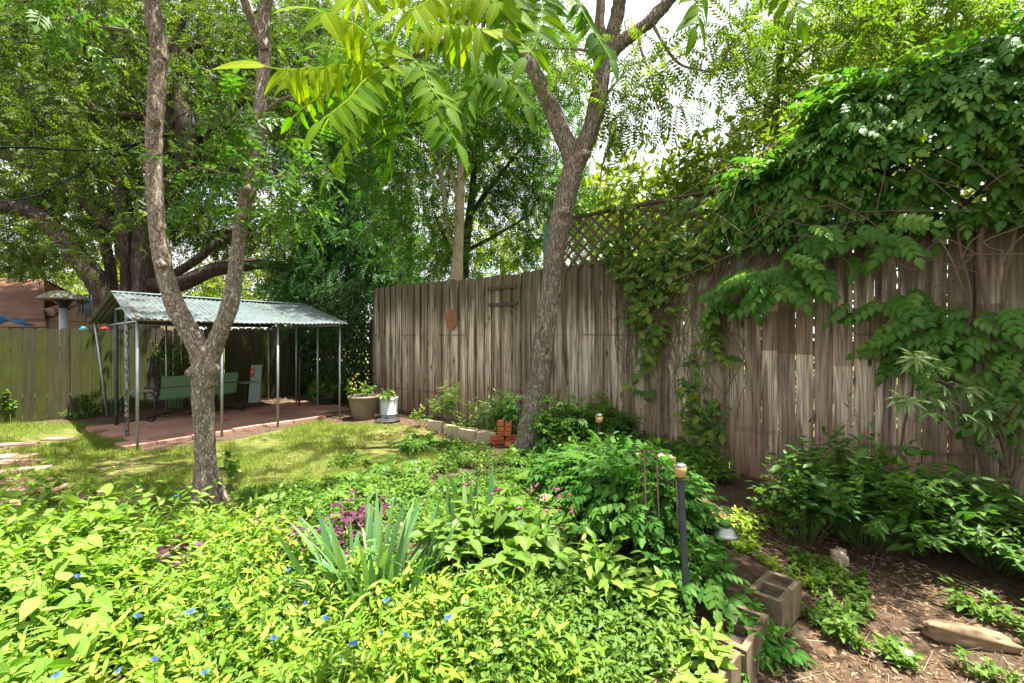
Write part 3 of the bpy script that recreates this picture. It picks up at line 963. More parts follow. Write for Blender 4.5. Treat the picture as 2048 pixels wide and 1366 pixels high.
def slab(name, c, size, yaw, label, cat, group, mat='paver', R=None, tilt=.01):
    o = Bag().box((0, 0, 0), size, None, None, R).build(name, M[mat], bevel=.006)
    o.location = [float(v) for v in c]
    o.rotation_euler = (rng.normal(0, tilt), rng.normal(0, tilt), yaw)
    return tag(o, label, cat, group)


yaw0 = math.atan2(E1[1], E1[0])
for iy in range(5):
    x = -.15 + (.2 if iy % 2 else 0)
    while x < 3.35:
        L = rng.uniform(.42, .66)
        if iy == 0 and x > 2.6: break
        if iy < 2 and x < .0: L = .4
        c = SHED0 + E1 * (x + L / 2) + E2 * (.12 + iy * .47 + .23)
        c[2] = gz(c) + .018 + rng.normal(0, .004)
        slab('paver', c, (L - .018, .45, .05), yaw0 + rng.normal(0, .012),
             'flat reddish square paver laid under the metal shelter', 'paver', 'red pavers of the shelter floor', 'paver')
        x += L
STONES = [((24, 891), .62, .2), ((28, 915), .5, .3), ((34, 927), .55, .28), ((44, 944), .5, .32), ((50, 965), .55, .3), ((70, 982), .6, .36),
          ((152, 995), .42, .3), ((117, 879), .4, .22), ((222, 868), .34, .24), ((22, 1008), .5, .3), ((268, 1003), .3, .22)]
WHERE = ['leftmost stepping stone at the far end of the lawn path', 'second stepping stone from the far end of the lawn path', 'third stepping stone along the lawn path at left edge',
         'fourth stepping stone down the lawn path at left edge', 'fifth stepping stone down the lawn path', 'broad stepping stone at the near end of the lawn path',
         'single pale stone in grass right of the path', 'small flat stone alone in grass before the mossy fence', 'small red stone in grass beside the front shelter post',
         'stepping stone half hidden under weeds at the left edge', 'small stone half sunk in grass left of the forked trunk']
for ((px_, py_), w, dpt), lb in zip(STONES, WHERE):
    c = on_ground(px_, py_); c[2] += .004
    slab('stepping_stone', c, (w * .9, dpt * .85, .045), rng.normal(.12, .1), lb, 'stepping stone', 'stepping stones in the lawn', 'paver', rng.uniform(.4, .9))

# ------------------------------------------------------------------ glider bench seen from behind
bc = np.array([-6.12, 8.92, 0.]); bc[2] = gz(bc) + .045
bx = np.array([.545, .838, 0]); by = np.array([-.838, .545, 0]); BT = np.stack([bx, by, [0, 0, 1]], -1)
bl = lambda x, y, z: bc + bx * x + by * y + np.array([0, 0, z])
be = thing('glider_bench', 'sage green glider bench with black tube frame and side tables', 'bench', bc)
HL = .66
tl = np.array([[1, 0, 0], [0, .97, -.22], [0, .22, .97]]); RB = BT @ tl
bk = Bag()
for z in (.50, .71):
    bk.box(bl(0, -.02 - (z - .4) * .23, z), (2 * HL, .022, .195), RB, None, .4)
bk.build('backrest', M['benchgreen'], be, bevel=.006)
st = Bag()
for y in (.1, .24, .38, .52):
    st.box(bl(0, y, .375 + .02 * y), (2 * HL, .12, .022), BT)
st.build('seat', M['benchgreen'], be, bevel=.005)
for sx in (-1, 1):
    X = sx * (HL + .04)
    fr = Bag()
    fr.tube([bl(X, -.1, .72), bl(X, -.03, .56), bl(X, .0, .36), bl(X, .15, .34), bl(X, .5, .36), bl(X, .56, .4), bl(X, .56, .54), bl(X, .5, .58), bl(X, .05, .58), bl(X, -.06, .56)], .016, 8, step=.03)
    fr.build('armrest_frame', M['blackmetal'], be, smooth=True)
    fr = Bag()
    X2 = sx * (HL + .12)
    fr.tube([bl(X2, -.12, .5), bl(X2, -.16, .42), bl(X2, -.14, .12), bl(X2, -.06, .02), bl(X2, .3, .015), bl(X2, .66, .02), bl(X2, .72, .12), bl(X2, .68, .42), bl(X2, .62, .5)], .018, 8, step=.03)
    fr.build('base_loop', M['blackmetal'], be, smooth=True)
    tb = Bag().box(bl(sx * (HL + .29), .12, .565), (.32, .36, .022), BT).build('side_table', M['tablegreen'], be, bevel=.006)
    Bag().tube([bl(X2, -.12, .5), bl(X2, .12, .54), bl(sx * (HL + .34), .12, .54)], .012, 8).build('bracket', M['blackmetal'], tb, smooth=True)
Bag().tube([bl(-HL - .12, .3, .03), bl(0, .3, .1), bl(HL + .12, .3, .03)], .016, 8, step=.05).build('cross_tube', M['blackmetal'], be, smooth=True)

# utility pedestal
c = np.array([-6.28, 11.1, 0]); c[2] = gz(c)
pd = thing('utility_pedestal', 'pale green utility pedestal with red sticker by the mossy fence', 'utility box', c)
lean = np.array([[1, 0, .08], [0, 1, 0], [0, 0, 1.]]) @ rotz(.4)
b = Bag(); b.box(c + np.array([.015, 0, .24]), (.24, .2, .5), lean); b.build('base', M['pedestal'], pd, bevel=.02)
b = Bag(); b.box(c + np.array([.05, 0, .68]), (.225, .185, .38), lean); b.build('cover', M['pedestal'], pd, bevel=.02)
b = Bag(); b.box(c + np.array([.068, 0, .885]), (.25, .21, .03), lean); b.build('cap', M['pedestal'], pd, bevel=.01)
b = Bag(); b.box(c + np.array([.035, -.02, .72]) + lean @ np.array([-.06, -.086, 0]), (.09, .006, .2), lean); lbp = b.build('sticker', M['red'], pd)
b = Bag(); b.box(c + np.array([.035, -.02, .75]) + lean @ np.array([-.06, -.09, 0]), (.05, .003, .04), lean); b.build('panel', M['label'], lbp)

# ------------------------------------------------------------------ pots (plants are added later)
def pot(name, px_, py_, label, R, Hh, mat, rim):
    c = on_ground(px_, py_)
    t = thing(name, label, 'plant pot', c)
    if rim:
        prof = [(R * .62, 0), (R * .68, .02), (R * .86, Hh * .5), (R * .97, Hh * .85), (R * 1.0, Hh * .88), (R * 1.04, Hh * .9), (R * 1.05, Hh), (R * .97, Hh), (R * .93, Hh * .93), (R * .9, Hh * .84)]
    else:
        prof = [(R * .78, 0), (R * .8, .02), (R * .8, Hh * .18), (R * .86, Hh * .2), (R * .98, Hh * .22), (R * .86, Hh * .24), (R * .95, Hh * .9), (R, Hh), (R * .92, Hh), (R * .88, Hh * .84)]
    Bag().lathe(c, prof, 40, closed=False).build('pot_body', M[mat], t, smooth=True)
    Bag().lathe(c + np.array([0, 0, Hh * .84]), [(R * .9, 0), (R * .5, .012), (.01, .02)], 24).build('soil', M['soil'], t, smooth=True)
    return t, c


pot1, pot1c = pot('plant_pot', 727, 838, 'big round brown glazed pot with yellow flowers against the fence', .285, .46, 'potbrown', True)
pot2, pot2c = pot('plant_pot', 777, 836, 'smaller grey white pot beside the big brown pot', .185, .41, 'potwhite', False)
c = on_ground(660, 800); pot3, pot3c = pot('plant_pot', 655, 812, 'dark low pot standing in shade behind the right shelter post', .26, .24, 'blackplastic', True)
pot3.location.z -= .02
c = on_ground(775, 843)
tag(Bag().lathe(c, [(.21, 0), (.24, .03), (.235, .035), (.2, .012), (.01, .012)], 30).build('pot_saucer', M['blackplastic'], smooth=True), 'black saucer on the ground before the grey white pot', 'saucer')

# ------------------------------------------------------------------ edging stones and brick stacks
EDGE = [((872, 861), -.5, 'tan edging stone at the left end of the planting border'), ((905, 871), -.6, 'tan edging stone second from the left in the border'),
        ((935, 880), -.55, 'tan edging stone third from the left in the border'), ((974, 886), -.25, 'tan edging stone at the right end beside the bricks')]
for (p, yw, lb) in EDGE:
    c = on_ground(*p); c[2] += .07
    slab('edging_stone', c, (.3, .085, .18), yw, lb, 'edging stone', 'tan edging stones before the fence', 'edging', tilt=.03)
c0 = on_ground(1013, 888)
WH = ['lowest left', 'lowest right', 'second row left', 'second row right', 'third row left', 'third row right', 'fourth row left', 'fourth row right', 'top left', 'top right']
k = 0
for lay in range(5):
    for sx in (-1, 1):
        if lay < 2: c = c0 + np.array([sx * .11 + rng.normal(0, .012) - .02, rng.normal(0, .015), .034 + lay * .067]); yw = rng.normal(.1, .12)
        else: c = c0 + np.array([sx * .053 + rng.normal(0, .004) - .03, .03 + rng.normal(0, .008), .034 + lay * .067]); yw = PI / 2 + rng.normal(0, .05)
        slab('brick', c, (.2, .095, .06), yw, WH[k] + ' orange brick in the small stack left of the leaning trunk', 'brick', 'orange bricks stacked by the leaning tree', 'brick', tilt=.015)
        k += 1
c = c0 + np.array([.09, -.2, .035]); slab('brick', c, (.2, .095, .06), .5, 'loose orange brick tilted in front of the small stack', 'brick', 'orange bricks stacked by the leaning tree', 'brick', tilt=.25)
pb = on_ground(1318, 975); pb = np.array([1.47, 4.62, 0]); pb[2] = gz(pb)
k = 0
WH = ['bottom', 'second', 'third', 'fourth', 'fifth', 'sixth']
for lay in range(5):
    for sx in (-1, 1):
        c = pb + np.array([sx * .055, 0, .035 + lay * .066]) if lay % 2 else pb + np.array([0, sx * .055, .035 + lay * .066])
        slab('brick', c + np.array([rng.normal(0, .008), rng.normal(0, .008), 0]), (.2, .095, .06), (0 if lay % 2 == 0 else PI / 2) + rng.normal(0, .08),
             WH[lay] + (' row left' if sx < 0 else ' row right') + ' brick of the pillar overgrown by dark vine', 'brick', 'bricks of the overgrown pillar', 'brick')
slab('brick', pb + np.array([.18, -.05, .28]), (.2, .095, .06), .6, 'orange brick slipping off the overgrown pillar to the right', 'brick', 'bricks of the overgrown pillar', 'brick', tilt=.5)
slab('flat_stone', pb + np.array([-.02, 0, .385]), (.34, .22, .05), .1, 'flat tan stone lying on top of the overgrown brick pillar', 'stone', None, 'edging')

# ------------------------------------------------------------------ concrete blocks
yb = math.atan2(RD[1], RD[0])
def block(a, label, trough=False):
    xy = RP0 + RD * a
    c = np.array([xy[0], xy[1], 0.0])
    t = thing('concrete_block', label, 'concrete block', (c[0], c[1], -.19), 'hollow concrete blocks edging the bed')
    R = rotz(yb); b = Bag()
    T = lambda x, y, z: c + R @ np.array([x, y, z])
    for sy in (-1, 1): b.box(T(0, sy * .0825, -.1), (.39, .033, .205), R)
    for x in ((-.177, .177) if trough else (-.177, 0, .177)): b.box(T(x, 0, -.1), (.035, .1319, .2046), R)
    b.build('shell', M['concrete'], t, bevel=.004)
    b = Bag()
    for x in ((0,) if trough else (-.0885, .0885)): b.box(T(x, 0, -.1), (.3188 if trough else .1418, .1318, .13), R)
    b.build('soil_fill', M['soil'], t)
    t.rotation_euler = (rng.normal(0, .02), rng.normal(0, .02), rng.normal(0, .02))
    return c
block(-.20, 'brown weathered concrete trough block with a bright sprout growing in it', True)
block(.23, 'concrete block half buried under vine leaves in the middle of the row')
block(.8, 'mossy hollow concrete block at the far end of the row')
block(-.61, 'concrete trough block at the bottom edge, nearest the camera in the row', True)

# ------------------------------------------------------------------ garden lights and trellis
def at(px_, py_, Y): return P(px_, py_, Y)
base = on_ground(1375, 1243); top = at(1361, 958, base[1])
t = thing('solar_light', 'amber jar garden light on a tall dark square pole', 'garden light', base)
dv = unit(top - base); ROT = frames(dv[None], np.array([[0, -1., 0]]))[0]
Bag().box((base + top) / 2 - dv * .05, (.03, np.linalg.norm(top - base) + .1, .03), ROT).build('pole', M['iron'], t, bevel=.003)
Bag().lathe(top, [(.012, -.012), (.03, -.006), (.032, .004), (.022, .008)], 16).build('holder', M['blackplastic'], t, smooth=True)
Bag().lathe(top + np.array([0, 0, .008]), [(.02, 0), (.029, .012), (.034, .045), (.033, .06), (.028, .066)], 20).build('jar', M['amber'], t, smooth=True)
Bag().lathe(top + np.array([0, 0, .075]), [(.03, 0), (.03, .008), (.02, .012)], 20).build('lid', M['galv'], t, smooth=True)
c = np.array([1.43, 3.05, 0]); c[2] = gz(c)
t = thing('solar_light', 'stainless steel path light with flared cap and glass body', 'garden light', c)
ct = at(1448, 1068, 3.05)
Bag().tube([c - np.array([0, 0, .05]), ct - np.array([0, 0, .1])], .012, 10).build('stake', M['blackplastic'], t, smooth=True)
Bag().lathe(ct - np.array([0, 0, .105]), [(.015, 0), (.05, .005), (.052, .015), (.03, .02)], 24).build('base_ring', M['blackplastic'], t, smooth=True)
Bag().lathe(ct - np.array([0, 0, .088]), [(.043, 0), (.045, .002), (.045, .086), (.042, .088)], 24, closed=False).build('glass_body', M['glass'], t, smooth=True)
Bag().lathe(ct - np.array([0, 0, .085]), [(.008, 0), (.008, .06), (.016, .062), (.016, .075)], 10).build('bulb', M['amber'], t, smooth=True)
Bag().lathe(ct, [(.05, -.004), (.094, .0), (.095, .006), (.088, .018), (.078, .024), (.076, .034), (.062, .05), (.058, .058), (.05, .062)], 36).build('cap', M['steel'], t, smooth=True)
Bag().lathe(ct + np.array([0, 0, .0622]), [(.045, 0), (.045, .003), (.01, .004)], 20).build('panel', M['blackplastic'], t)
base = np.array([1.125, 5.9, 0]); base[2] = gz(base); top = at(1198, 846, 5.9)
t = thing('solar_light', 'small frosted jar garden light among bushes by the leaning tree', 'garden light', base)
Bag().tube([base - np.array([0, 0, .05]), top], .014, 8).build('pole', M['rust'], t, smooth=True)
Bag().lathe(top, [(.03, 0), (.045, .02), (.046, .085), (.03, .09)], 18).build('jar', M['amber'], t, smooth=True)
Bag().lathe(top + np.array([0, 0, .092]), [(.046, 0), (.046, .018), (.03, .025)], 18).build('lid', M['galv'], t, smooth=True)
tr = thing('rod_trellis', 'rusty iron rod trellis rising from the dark green vine', 'trellis', on_ground(1330, 1150))
for (px_, t0, b0) in ((1288, 903, 1150), (1314, 928, 1190), (1352, 955, 1205)):
    A = at(px_, t0, 2.95); B_ = at(px_ + 8, b0, 2.9)
    B_[2] = gz(B_) - .05
    Bag().tube([A, (A + B_) / 2, B_], .0055, 7).build('rod', M['rust'], tr, smooth=True)
for (a, c) in (((1268, 890), (1362, 958)), ((1284, 912), (1340, 972)), ((1255, 905), (1340, 908)), ((1330, 972), (1362, 955))):
    A, B_ = at(*a, 2.95), at(*c, 2.95)
    Bag().tube([A, (A + B_) / 2 + np.array([0, .01, .015]), B_], .0045, 7).build('crossbar', M['rust'], tr, smooth=True)

# ------------------------------------------------------------------ log, paper, broken stone
def lump(name, c, size, yaw, label, cat, mat, seed, amp=.2, nn=(40, 24)):
    u = np.linspace(0, PI, nn[1]); v = np.linspace(0, 2 * PI, nn[0], endpoint=False)
    Uu, Vv = np.meshgrid(u, v, indexing='ij')
    D = np.stack([np.cos(Uu), np.sin(Uu) * np.cos(Vv), np.sin(Uu) * np.sin(Vv)], -1).reshape(-1, 3)
    D = np.sign(D) * np.abs(D) ** .62
    r = 1 + amp * (vnoise(D * 2.2 + seed * 9.1, seed) - .5) * 2 + amp * .4 * (vnoise(D * 7 + seed, seed + 3) - .5) * 2
    V = D * r[:, None] * np.array(size) / 2
    V = V @ rotz(yaw).T
    k = nn[0]; i = np.arange(nn[1] - 1)[:, None] * k; j = np.arange(k)[None]
    F = np.stack([i + j, i + (j + 1) % k, i + k + (j + 1) % k, i + k + j], -1).reshape(-1, 4)
    o = Bag().add(V, F).build(name, M[mat], smooth=True); o.location = [float(q) for q in c]
    return tag(o, label, cat)
c = on_ground(1935, 1283); c[2] += .035
lump('log', c, (.4, .14, .11), -.42, 'split tan log lying on leaf mulch at the lower right', 'log', 'log', 4, .22)
c = on_ground(1808, 1312); c[2] += .015
o = lump('paper_scrap', c, (.075, .06, .04), .3, 'small white crumpled paper on the mulch left of the log', 'litter', 'paper', 8, .5)
c = on_ground(1678, 1128); c[2] += .05
lump('broken_stone', c, (.14, .1, .13), .7, 'pale broken stone corner under the edge of the large bush', 'stone', 'edging', 2, .3)

# ------------------------------------------------------------------ beyond the fence: house and yard things
ho = thing('neighbour_house', 'tan house with brown shingle roof beyond the mossy fence', 'house', (-17, 15, 0))
e0, e1 = P(-420, 637, 13.5), P(88, 637, 13.5); r0, r1 = P(-420, 557, 16.5), P(86, 557, 16.5)
Lr = np.linalg.norm(e1 - e0); Sl = np.linalg.norm(r1 - e1)
V = np.array([e0, e1, r1, r0]); dn = np.array([0, .03, -.1])
b = Bag().add(np.concatenate([V, V + dn]), [np.array([[0, 1, 2, 3], [7, 6, 5, 4], [0, 4, 5, 1], [1, 5, 6, 2]])], np.tile([[0, 0], [Lr, 0], [Lr, Sl], [0, Sl]], (2, 1)))
b.build('roof', M['shingle'], ho)
bk0, bk1 = r0 + np.array([0, 4, -1.5]), r1 + np.array([0, 4, -1.5])
b = Bag().add(np.array([r0, r1, bk1, bk0, r0 + dn, r1 + dn, bk1 + dn, bk0 + dn]), [np.array([[0, 1, 2, 3], [7, 6, 5, 4]])], np.tile([[0, 0], [Lr, 0], [Lr, 4], [0, 4]], (2, 1)))
b.build('roof', M['shingle'], ho)
w0, w1 = e0 + np.array([0, .35, 0]), e1 + np.array([-.25, .35, 0])
b = Bag().box(((w0[0] + w1[0]) / 2, w0[1] + 2.9, 1.0), (w1[0] - w0[0], 5.7, 2.1)); b.build('wall', M['tanwall'], ho)
gab = np.array([w1 + [0.0, .02, -.05], [w1[0], w1[1] + 5.6, w1[2] - .05], [w1[0], r1[1], r1[2] - .16]])
b = Bag().add(np.concatenate([gab, gab - [.15, 0, 0]]), [np.array([[0, 1, 2], [5, 4, 3]])]); b.build('gable', M['tanwall'], ho)
b = Bag().box(((e0 + e1) / 2 + np.array([0, .05, -.16])), (Lr, .04, .16)); b.build('fascia', M['fascia'], ho)
p0, p1 = P(84, 612, 14.2), P(114, 612, 14.2)
b = Bag().box((p0 + p1) / 2 + np.array([0, .9, .14]), (p1[0] - p0[0], 2.0, .1), np.array([[1, 0, 0], [0, .95, -.3], [0, .3, .95]]), lambda v: (v[0], v[1])); b.build('porch_roof', M['shingle'], ho)
b = Bag().box((p0 + p1) / 2 + np.array([0, -.06, -.2]), (p1[0] - p0[0] - .01, .06, .24)); b.build('porch_fascia', M['fascia'], ho)
b = Bag().box(P(92, 640, 14.1) + np.array([0, .3, -.9]), (.12, .12, 2.2)); b.build('porch_post', M['fascia'], ho)

yh = 9.6
c = P(127, 690, yh); c[2] = 0
t = thing('patio_heater', 'dome topped grey patio heater standing beyond the mossy fence', 'heater', c)
zt = P(127, 600, yh)[2]
Bag().tube([c, (c[0], c[1], zt - .16)], .068, 16).build('pole', M['greypipe'], t, smooth=True)
Bag().lathe((c[0], c[1], zt), [(.075, -.17), (.08, -.13), (.14, -.05), (.145, 0)], 24).build('burner', M['blackmetal'], t, smooth=True)
Bag().lathe((c[0], c[1], zt), [(.41, -.005), (.42, .0), (.39, .05), (.3, .12), (.17, .18), (.02, .2)], 36).build('dome', M['hood'], t, smooth=True)
for (px_, y0, y1, nm, lb) in ((161, 600, 636, 7, 'blue tube wind chime hanging left on a hook beyond the fence'), (177, 590, 640, 6, 'blue tube wind chime hanging right on a hook beyond the fence')):
    c = P(px_, 665, 9.9); c[2] = 0; tp = P(px_, y0, 9.9)
    t = thing('wind_chime', lb, 'wind chime', c, 'wind chimes beyond the fence')
    Bag().tube([c + np.array([.08, .03, 0]), (c[0] + .08, c[1] + .03, tp[2] + .02), (c[0] + .06, c[1] + .02, tp[2] + .09), (c[0], c[1], tp[2] + .06)], .008, 6, step=.05).build('hook', M['rust'], t)
    Bag().lathe((c[0], c[1], tp[2]), [(.05, -.01), (.06, 0), (.05, .01)], 14).build('top_disc', M['rust'], t)
    for k in range(nm):
        a = k / nm * 6.283; zb = P(px_, y1, 9.9)[2] + rng.uniform(0, .12)
        Bag().tube([(c[0] + .05 * math.cos(a), c[1] + .05 * math.sin(a), tp[2] - .012), (c[0] + .05 * math.cos(a), c[1] + .05 * math.sin(a), zb)], .008, 8).build('chime_tube', M['bluechime'], t, smooth=True)
c = P(167, 690, 9.5); c[2] = 0; zt = P(167, 662, 9.5)[2]
t = thing('bird_feeder', 'cyan dish bird feeder peeking over the mossy fence', 'bird feeder', c)
Bag().tube([c, (c[0], c[1], zt)], .012, 8).build('pole', M['rust'], t)
Bag().lathe((c[0], c[1], zt), [(.07, 0), (.085, .02), (.05, .07), (.015, .1)], 20).build('dish', M['cyan'], t, smooth=True)
c = P(209, 690, 9.6); c[2] = 0; zt = P(209, 659, 9.6)[2]
t = thing('bird_feeder', 'red saucer hummingbird feeder just above the mossy fence', 'bird feeder', c)
Bag().tube([c, (c[0], c[1], zt)], .01, 8).build('pole', M['rust'], t)
Bag().lathe((c[0], c[1], zt), [(.04, -.01), (.085, .012), (.09, .025), (.04, .045), (.02, .07)], 24).build('saucer', M['redplastic'], t, smooth=True)
tp = Bag()
q = np.linspace(0, 1, 14)
A = np.array([P(-60 + 105 * x, 634 + 6 * math.sin(x * 9), 12.2) for x in q])
tp.add(np.concatenate([A, A + [0, .1, -.12], A + [0, .35, -.16]]), [np.array([[j, j + 1, j + 15, j + 14] for j in range(13)] + [[j + 14, j + 15, j + 29, j + 28] for j in range(13)])])
tag(tp.build('tarp', M['bluecloth'], smooth=True), 'blue tarp edge strung before the neighbouring house at left', 'tarp')
# overhead cables
cb = [('black double cable crossing the oak at left, upper strand', [(-700, 330, 6), (0, 295, 8), (120, 299, 8.6), (215, 298, 9.3), (330, 272, 10.6), (450, 226, 13), (560, 170, 17), (700, 90, 24)], .02),
      ('thin cable rising to the right below the double cable', [(-700, 470, 6), (0, 405, 8), (120, 366, 8.8), (285, 283, 10), (340, 246, 11), (450, 172, 13), (600, 60, 18)], .014)]
for lb, pts, r in cb:
    tag(Bag().tube([P(*q) for q in pts], r, 6, step=.25).build('overhead_cable', M['cable'], smooth=True), lb, 'cable')
# ------------------------------------------------------------------ growing things: helpers
Z = np.array([0, 0, 1.])


def remesh(o, voxel, disp, sc=(26, 26, 4.5), seed=0):
    """fuse crossing limbs into one skin, then raise the bark ridges"""
    m = o.modifiers.new('fuse', 'REMESH'); m.mode = 'VOXEL'; m.voxel_size = voxel
    dg = bpy.context.evaluated_depsgraph_get()
    me = bpy.data.meshes.new_from_object(o.evaluated_get(dg))
    o.modifiers.clear(); mat = o.data.materials[0]
    n = len(me.vertices)
    co = np.empty(n * 3, np.float32); me.vertices.foreach_get('co', co); co = co.reshape(-1, 3)
    nr = np.empty(n * 3, np.float32); me.vertex_normals.foreach_get('vector', nr); nr = nr.reshape(-1, 3)
    p = co.astype(float)
    w = vnoise(p * 5 + 31, seed)[:, None] * .12
    r1 = np.abs(vnoise((p + w) * np.array(sc), seed + 1) - .5) * 2
    r2 = np.abs(vnoise((p + w) * np.array(sc) * 2.1, seed + 2) - .5) * 2
    lump_ = vnoise(p * np.array([7, 7, 3.]), seed + 4) - .5
    d = disp * (np.minimum(r1 * 1.6, 1) * .7 + np.minimum(r2 * 1.5, 1) * .35 - .5) + lump_ * disp * 1.3
    co2 = (p + nr * d[:, None]).astype(np.float32)
    me.vertices.foreach_set('co', co2.ravel())
    me.polygons.foreach_set('use_smooth', np.ones(len(me.polygons), bool))
    me.materials.clear(); me.materials.append(mat); me.update()
    o.data = me
    return o


def blobs(lst):
    """clump centres from (px, py, Y, rx, ry, depth, n): real points spread through the crown's volume"""
    out = []
    for (px, py, Y, rx, ry, dp, n) in lst:
        d = rdirs(n) * (rng.random((n, 1)) ** .45)
        for q in d:
            out.append(P(px + q[0] * rx, py + q[2] * ry, Y + q[1] * dp))
    return np.array(out)


def connect(bag, C, nodes, k=4, r0=.0042, pw=.46, sag=.06, rmax=.09):
    """a branching net: every clump hangs on the nearest point already grown; thickness follows the load"""
    nodes = np.asarray(nodes, float)
    d = np.min(np.linalg.norm(C[:, None] - nodes[None], axis=2), 1)
    order = np.argsort(d)
    pts = np.concatenate([nodes, np.zeros_like(C)]); nn = len(nodes); par = []
    for j, ci in enumerate(order):
        c = C[ci]
        dd = np.linalg.norm(pts[:nn + j] - c, axis=1)
        par.append(int(np.argmin(dd + (np.arange(nn + j) >= nn) * .12))); pts[nn + j] = c
    load = np.ones(len(C))
    for j in range(len(C) - 1, -1, -1):
        if par[j] >= nn: load[par[j] - nn] += load[j]
    for j in range(len(C)):
        A, B = pts[par[j]], pts[nn + j]
        L = np.linalg.norm(B - A)
        rb = min(rmax, r0 * load[j] ** pw); ra = rb * 1.15
        if par[j] >= nn: ra = min(ra, max(rb, r0 * load[par[j] - nn] ** pw))
        if rb < r0 * 1.3 and L < .5:
            bag.tube([A, (A + B) / 2 + rng.normal(0, sag * L, 3), B], [ra, rb, rb * .6], 3, .5, cap=False)
        else:
            bag.tube([A, A * .65 + B * .35 + rng.normal(0, sag * L, 3), A * .3 + B * .7 + rng.normal(0, sag * L, 3), B], [ra, ra, rb, rb * .8], k, .5, cap=False)


def leaves(bag, C, nper, rad, tpl, size, droop=.3, out=.5, tilt=.6, center=None, flat=1.0):
    n = len(C) * nper
    base = np.repeat(C, nper, 0)
    off = rng.normal(0, 1, (n, 3)) * rad * np.array([1, 1, flat])
    if center is None: o = off
    else: o = off * .6 + (base - np.asarray(center)) * .4
    d = unit(unit(o) * out + rng.normal(0, .6, (n, 3)) - Z * droop)
    up = unit(Z + rng.normal(0, tilt, (n, 3)))
    s = rng.uniform(*size, n)
    R = np.clip(np.repeat(rng.random(len(C)), nper) * .55 + rng.random(n) * .5 - .03, 0, 1)
    bag.scatter(tpl, base + off, frames(d, up) * s[:, None, None], R)


def limb_nodes(paths, step=.12, tail=.75):
    out = []
    for pts in paths:
        p, _ = smooth_path(pts, np.ones(len(pts)), step); out.append(p[int(len(p) * (1 - tail)):])
    return np.concatenate(out)


TD = t_diamond(); TDn = t_diamond(1, .34, .15, .1)
TL = t_leaf(1, .42, 4, .14, .22, .38); TLn = t_leaf(1, .26, 4, .14, .25, .4); TLw = t_leaf(1, .62, 5, .16, .28, .34)
TF9 = t_frond(4, 1, TD, .36); TF13 = t_frond(6, 1, TDn, .3, .3, 66, .3); TF17 = t_frond(8, 1, TDn, .26, .35, 72, .45)
TVL = t_leaf(1, .6, 6, .12, .28, .36, .16)
TV = t_frond(4, 1, TVL, .36, .3, 66, .25); TVs = t_frond(3, 1, TVL, .42, .25, 66, .2)
TSPR = t_frond(3, 1, TD, .46, .2, 55, .1)
TP = t_palm(5, t_leaf(1, .2, 5, .12, .3, .42), 76)
TP5 = t_palm(5, t_leaf(1, .42, 4, .1, .2, .5), 100)
TP3 = t_palm(3, t_leaf(1, .55, 4, .1, .2, .5), 95)


def px_path(lst, Y):
    return np.array([P(a[0], a[1], a[2] if len(a) > 2 else Y) for a in lst])


# ------------------------------------------------------------------ the forked tree in front of the shelter
b0 = on_ground(415, 1004); Y1 = b0[1]
t1 = thing('forked_tree', 'small forked tree with flaky grey bark in front of the shelter', 'tree', b0)
trunk = px_path([(414, 1025), (412, 960), (409, 880), (406, 800), (409, 735), (410, 700)], Y1)
Lm = px_path([(412, 770), (398, 700), (372, 650), (345, 600), (325, 520), (312, 410), (308, 300), (312, 190), (318, 100), (306, 30, Y1 - .05), (300, -80, Y1 - .1), (285, -220, Y1 - .2), (260, -400, Y1 - .4)], Y1)
Rm = px_path([(414, 770), (424, 705), (446, 650), (463, 600), (474, 520), (482, 440), (494, 390), (509, 330), (520, 230), (528, 120, Y1 + .05), (531, 0, Y1 + .1), (545, -130, Y1 + .2), (570, -330, Y1 + .3)], Y1)
R2 = px_path([(529, 100), (508, 50, Y1 - .1), (487, 0, Y1 - .2), (455, -90, Y1 - .4), (420, -200, Y1 - .6)], Y1)
bt = Bag()
bt.tube(trunk, np.array([26, 20.5, 18.5, 18.5, 21, 18]) * Y1 / FPX, 36, step=.05, wob=.06, seed=1)
bt.tube(Lm, np.array([16.5, 18, 17, 16.5, 15, 14, 14, 14.5, 15, 14, 12.5, 10, 6]) * Y1 / FPX, 28, step=.05, wob=.1, seed=2)
bt.tube(Rm, np.array([15.5, 16.5, 16, 15.5, 14, 13, 14, 11.5, 11, 12, 12, 9, 5]) * Y1 / FPX, 28, step=.05, wob=.1, seed=3)
bt.tube(R2, np.array([9, 8, 8, 7, 5]) * Y1 / FPX, 14, step=.05)
for (a, r_) in ((-.55, .16), (.3, .15), (1.2, .13), (2.3, .15), (3.4, .14), (4.6, .15)):      # root flare
    dv = np.array([math.cos(a), math.sin(a), 0])
    bt.tube([b0 + dv * (r_ + .07) - Z * .05, b0 + dv * r_ * .8 + Z * .06, b0 + dv * .06 + Z * .3], [.03, .045, .05], 10, step=.03)
for (px, py, sz) in ((484, 432, .05), (500, 380, .06), (322, 530, .05), (385, 745, .06), (428, 740, .055), (310, 240, .045)):
    bt.lathe(P(px, py, Y1 - .07), [(.012, -sz), (sz * .9, -sz * .4), (sz, 0), (sz * .8, sz * .5), (.01, sz)], 12)
o = bt.build('trunk', M['bark1'], t1); remesh(o, .0115, .011, (32, 32, 6), 3)
tw = Bag(); cr = Bag()
side = [px_path([(500, 378), (530, 360, Y1 - .1), (575, 351, Y1 - .2), (640, 352, Y1 - .3)], Y1), px_path([(511, 320), (470, 290, Y1 - .2), (430, 250, Y1 - .35), (395, 235, Y1 - .4)], Y1),
        px_path([(522, 230), (560, 200, Y1 - .2), (590, 190, Y1 - .3)], Y1)]
for s_ in side: tw.tube(s_, [.018, .012, .008, .005], 6, .5, step=.06)
